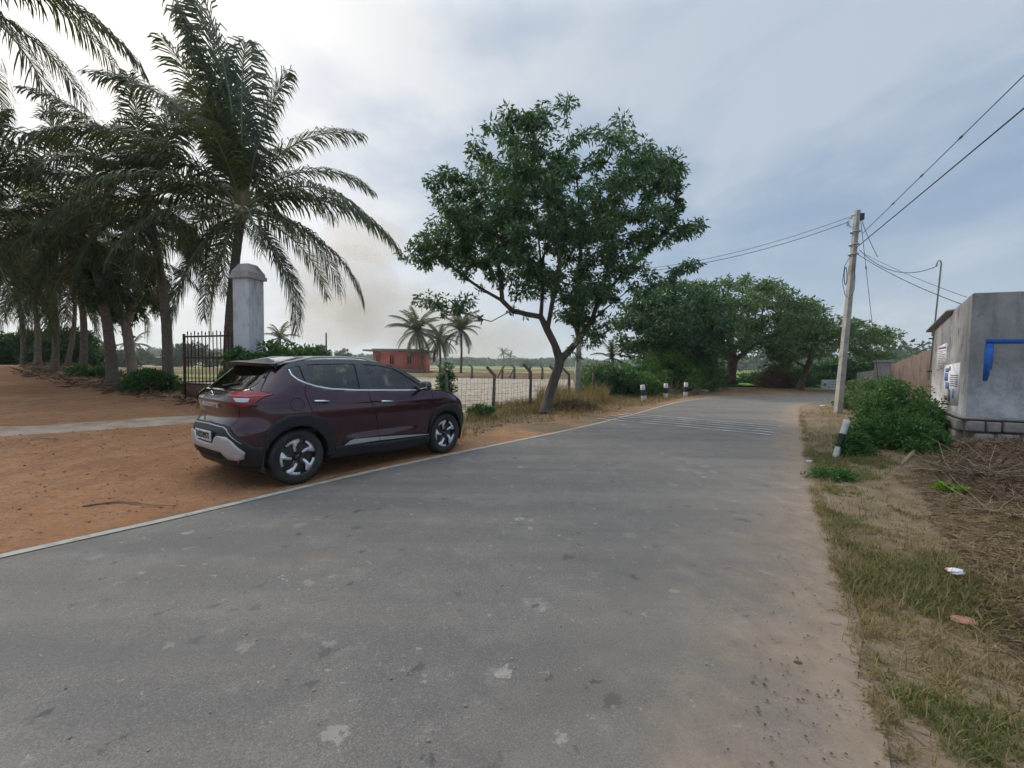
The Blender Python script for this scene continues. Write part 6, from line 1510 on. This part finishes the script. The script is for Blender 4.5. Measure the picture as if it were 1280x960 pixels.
    # mirrors
    for sg in (-1, 1):
        mb = MB(); bm = bmesh.new(); bmesh.ops.create_icosphere(bm, subdivisions=3, radius=1)
        for v in bm.verts:
            x, y, z = v.co; v.co = Vector((.70+.075*x*(1 if x > 0 else .45)*(1+.15*y), sg*(.955+.115*(math.copysign(abs(y)**.75, y))), 1.155+.075*math.copysign(abs(z)**.7, z)*(1+.15*y)))
        me = bpy.data.meshes.new('wing_mirror'); bm.to_mesh(me); bm.free(); me.materials.append(black); [setattr(p, 'use_smooth', True) for p in me.polygons]; mo = link('wing_mirror', me, car)
        mb.box((.662, sg*.955, 1.155), (.006, .18, .105), bev=.002); mb.build('mirror_glass', chrome, mo)
        mb = MB(); mb.tube([(.72, sg*.80, 1.095), (.71, sg*.86, 1.10), (.70, sg*.90, 1.115)], [.03, .024, .024], 8); mb.build('stalk', black, mo)
    # underbody + interior
    mb = MB(); mb.box((0, 0, .25), (2.9, 1.30, .10)); mb.box((-1.0, 0, .38), (1.2, 1.05, .14)); mb.box((1.1, 0, .55), (1.3, .98, .60)); mb.box((-1.62, .30, .27), (.30, .45, .12), bev=.03); mb.build('underbody', inter, car)
    for c in (RW, FW):
        for sg in (-1, 1):
            mb = MB(); n = 20
            for k, yy in enumerate((.50, .83)):
                for i in range(n+1): a = rad(-20+220*i/n); mb.v.append((c+.40*math.cos(a), sg*yy, WZ+.40*math.sin(a)))
            for i in range(n): mb.f.append([i, i+1, n+2+i, n+1+i]); mb.m.append(0)
            mb.f.append(list(range(n+1))); mb.m.append(0)
            mb.build('wheel_housing', inter, car)
    mb = MB(); mb.box((-.25, 0, .62), (2.7, 1.50, .06)); mb.box((.98, 0, .98), (.45, 1.45, .18), bev=.04); mb.box((-1.22, 0, .92), (.25, 1.3, .45), bev=.03); mb.box((-1.20, 0, 1.17), (.5, 1.1, .03)); mb.build('cabin_trim', inter, car)
    for (x, y) in ((.22, -.36), (.22, .36)):
        mb = MB(); mb.box((x, y, .78), (.50, .50, .16), bev=.05); mb.box((x-.27, y, 1.06), (.14, .48, .56), ry=rad(-12), bev=.05); S_ = mb.build('seat', seatm, car, auto=60)
        mb = MB(); mb.box((x-.35, y, 1.40), (.09, .26, .17), ry=rad(-10), bev=.035); mb.build('headrest', seatm, S_, auto=60)
    mb = MB(); mb.box((-.68, 0, .78), (.50, 1.30, .16), bev=.05); mb.box((-.98, 0, 1.03), (.14, 1.28, .50), ry=rad(-15), bev=.05); S_ = mb.build('seat', seatm, car, auto=60)
    for y in (-.42, .42): mb = MB(); mb.box((-1.06, y, 1.33), (.09, .26, .14), ry=rad(-10), bev=.03); mb.build('headrest', seatm, S_, auto=60)
    mb = MB(); c = Vector((.68, -.36, 1.03)); mb.tube([c+Vector((.09*math.sin(a)*.6, .18*math.cos(a), .17*math.sin(a))) for a in np.linspace(0, 2*math.pi, 25)], .014, 6, False); mb.box(c, (.03, .30, .03)); mb.box(c+Vector((0, 0, -.06)), (.05, .10, .10)); mb.build('steering_wheel', inter, car)
    mb = MB(); mb.box((.45, 0, 1.40), (.03, .22, .06), bev=.01); mb.build('rear_view_mirror', inter, car)
    # ---- wheels
    prof = [(.225, -.085), (.245, -.098), (.285, -.104), (.312, -.098), (.326, -.080), (.3335, -.055), (.335, 0), (.3335, .055), (.326, .080), (.312, .098), (.285, .104), (.245, .098), (.225, .085)]
    def wheel(c, sg):
        wy = sg*.765; mb = MB(); mb.lathe(prof, 48, 'y', (0, 0, 0))
        for k in range(44):
            a = 2*math.pi*k/44
            for yy in (-.055, 0, .055): mb.box((.3365*math.cos(a), yy, .3365*math.sin(a)), (.022, .036, .006), ry=-a+math.pi/2)
        T = thing('wheel', None, None, (c, wy, .335)); T.parent = car; mb.build('tyre', tyre, T, auto=50)
        s = sg
        mb = MB(); mb.lathe([(.228, -.10*s), (.222, -.02*s), (.215, .02*s), (.218, .062*s), (.226, .088*s), (.234, .092*s), (.228, .080*s)], 40, 'y'); mb.lathe([(.001, .045*s), (.07, .050*s), (.218, .035*s)], 40, 'y')
        mb.lathe([(.001, .074*s), (.030, .074*s), (.034, .055*s)], 20, 'y'); mb.build('rim', black, T, True)
        mb = MB()
        def pol(r, a): a = rad(a); return (r*math.cos(a)*(1), r*math.sin(a))
        for k in range(5):
            a0 = 72*k+(20 if sg < 0 else 33)
            # bent blade: outer arc with a leg that cuts inward
            P = [pol(.224, a0-6), pol(.224, a0+10), pol(.224, a0+26), pol(.221, a0+40), pol(.196, a0+42), pol(.190, a0+24), pol(.180, a0+15), pol(.130, a0+24), pol(.082, a0+31), pol(.076, a0+13), pol(.13, a0+9), pol(.165, a0-1), pol(.20, a0-9)]
            P = [(x*(1 if sg < 0 else -1), z) for x, z in P]
            mb.prism([(x, s*.058, z) for x, z in P], (0, s*.016, 0))
        mb.build('spoke_face', alloy, T)
        mb = MB()
        for k in range(5):
            for da, wd_ in ((18, .030), (2, .022)):
                a = rad(72*k+da+20); mb.box((.125*math.cos(a), s*.048, .125*math.sin(a)), (.19, .025, wd_), ry=-a)
        mb.build('spoke', black, T)
    for c in (RW, FW):
        for sg in (-1, 1): wheel(c, sg)
build_car()

# ------------------------------------------------------------------ smoke and haze
def smoke():
    mb = MB(); t = NT('smoke'); v = t.n('VolumePrincipled'); v.inputs['Color'].default_value = (.72, .57, .43, 1); v.inputs['Density'].default_value = .0050; v.inputs['Anisotropy'].default_value = .2; m = t.done(None, v.outputs[0])
    bm = bmesh.new()
    bl = [(432, 352, 460, 62, 46), (500, 395, 480, 75, 40), (590, 425, 500, 95, 30), (460, 300, 455, 50, 26), (420, 400, 470, 55, 36)]
    for k, (px, py, Yd, rx, rz) in enumerate(bl):
        c = PT(px, py, Yd); s = Yd/F; b2 = bmesh.new(); bmesh.ops.create_icosphere(b2, subdivisions=3, radius=1)
        vs = [];
        for v_ in b2.verts:
            n_ = .8+.5*fbm(np.array([v_.co.x*1.4+k*3]), np.array([v_.co.z*1.4+v_.co.y]), 3, k)[0]; vs.append(bm.verts.new((c.x+v_.co.x*rx*s*n_, c.y+v_.co.y*60, max(4, c.z+v_.co.z*rz*s*n_))))
        b2.verts.index_update()
        for f in b2.faces: bm.faces.new([vs[v_.index] for v_ in f.verts])
        b2.free()
        me = bpy.data.meshes.new('smoke'); bm.to_mesh(me); bm.clear(); me.materials.append(m); o = link('smoke', me); tag(o, ['dense heart of the brown smoke in the sky between palm and leaning tree', 'brown smoke drifting above the pink house', 'thin smoke low over the distant fields', 'top of the brown smoke plume', 'foot of the brown smoke plume above the car'][k], 'smoke', kind='stuff')
    bm.free()
smoke()
USE_HAZE = True
if USE_HAZE:
    t = NT('haze'); v = t.n('VolumePrincipled'); v.inputs['Color'].default_value = (.86, .90, .96, 1); v.inputs['Density'].default_value = .00055; v.inputs['Anisotropy'].default_value = .3; m = t.done(None, v.outputs[0])
    mb = MB(); mb.box((0, 800, 34), (3400, 2900, 72)); tag(mb.build('haze', m), 'thin grey air that pales the far fields', 'haze', kind='stuff')

# ------------------------------------------------------------------ sky and light
SUN_AZ, SUN_EL = rad(-46), rad(34)       # azimuth from +Y, negative = left
sdir = Vector((math.sin(SUN_AZ)*math.cos(SUN_EL), math.cos(SUN_AZ)*math.cos(SUN_EL), math.sin(SUN_EL)))
wd = bpy.data.worlds.new('World'); scn.world = wd; wd.use_nodes = True
t = NT('w', True); t.t = wd.node_tree; t.t.nodes.clear()
out = t.n('OutputWorld'); bg = t.n('Background'); bg.inputs['Strength'].default_value = .1
sky = t.n('TexSky', sky_type='NISHITA'); sky.sun_disc = False; sky.sun_elevation = SUN_EL; sky.sun_rotation = SUN_AZ; sky.dust_density = 3
D = t.coord('Generated'); sx = t.n('SeparateXYZ'); t.set(sx.inputs[0], D)
z = t.math('MAXIMUM', sx.outputs[2], 0.0); zz = t.math('ADD', z, .16)
cv = t.n('CombineXYZ'); t.set(cv.inputs[0], t.math('DIVIDE', sx.outputs[0], zz)); t.set(cv.inputs[1], t.math('DIVIDE', sx.outputs[1], zz)); cv.inputs[2].default_value = 0
cm = t.mapping(cv.outputs[0], (1, .72, 1), (0, 0, rad(28)), (3.1, 1.7, 0))
n1 = t.noise(cm, .85, 5, .58, .5); n2 = t.noise(cm, 3.1, 4, .62); n3 = t.noise(cm, .33, 1, .5)
cl = t.math('ADD', t.math('MULTIPLY', n1, .6), t.math('ADD', t.math('MULTIPLY', n2, .16), t.math('MULTIPLY', n3, .3)))
dt = t.n('VectorMath', operation='DOT_PRODUCT'); t.set(dt.inputs[0], D); dt.inputs[1].default_value = sdir
glow = t.math('POWER', t.math('MAXIMUM', dt.outputs['Value'], 0.0), 5.0); glow2 = t.math('POWER', t.math('MAXIMUM', dt.outputs['Value'], 0.0), 22.0)
dark_c = t.mix(glow, (2.0, 2.95, 4.3), (4.4, 4.9, 5.6)); light_c = t.mix(glow, (4.0, 4.6, 5.35), (7.9, 7.75, 7.5))
cc = t.mix(t.ramp(cl, [(.44, 0.0), (.52, .35), (.60, 1.0)]), dark_c, light_c)
hz = t.ramp(z, [(0.0, 1.0), (.10, .55), (.30, 0.0)])
hzc = t.mix(glow, (4.7, 5.4, 6.1), (8.6, 8.1, 7.5))
cc = t.mix(t.math('MULTIPLY', hz, .8), cc, hzc)
cc = t.mix(t.math('MULTIPLY', glow2, .4), cc, (10.5, 10.2, 9.8))
zen = t.ramp(sx.outputs[2], [(.60, (1.0, 1.0, 1.0)), (.92, (1.0, 1.0, 1.0))]); zen = t.mix(t.ramp(sx.outputs[2], [(.60, 0.0), (.92, 1.0)]), (1, 1, 1), (3.3, 3.0, 2.6))  # extra brightness added to the overhead sky, above the view, to light the ground
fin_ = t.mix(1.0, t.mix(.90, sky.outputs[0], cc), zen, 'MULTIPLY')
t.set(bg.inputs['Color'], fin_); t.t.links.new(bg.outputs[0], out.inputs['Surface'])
sl = bpy.data.lights.new('sun', 'SUN'); sl.energy = 1.9; sl.angle = rad(14); sl.color = (1.0, .93, .83); so = bpy.data.objects.new('sun', sl); COL.objects.link(so)
so.rotation_euler = sdir.to_track_quat('Z', 'Y').to_euler()

vs = scn.view_settings; vs.view_transform = 'Standard'; vs.look = 'None'; vs.exposure = 0.38; vs.gamma = 1
scn.render.engine = 'CYCLES'; scn.cycles.adaptive_threshold = .03; scn.cycles.max_bounces = 4; scn.cycles.transparent_max_bounces = 12; scn.cycles.volume_bounces = 1; scn.cycles.diffuse_bounces = 2; scn.cycles.glossy_bounces = 2; scn.cycles.transmission_bounces = 3
scn.cycles.use_denoising = True
print('objects', len(scn.objects), 'polys', sum(len(o.data.polygons) for o in scn.objects if o.type == 'MESH'))
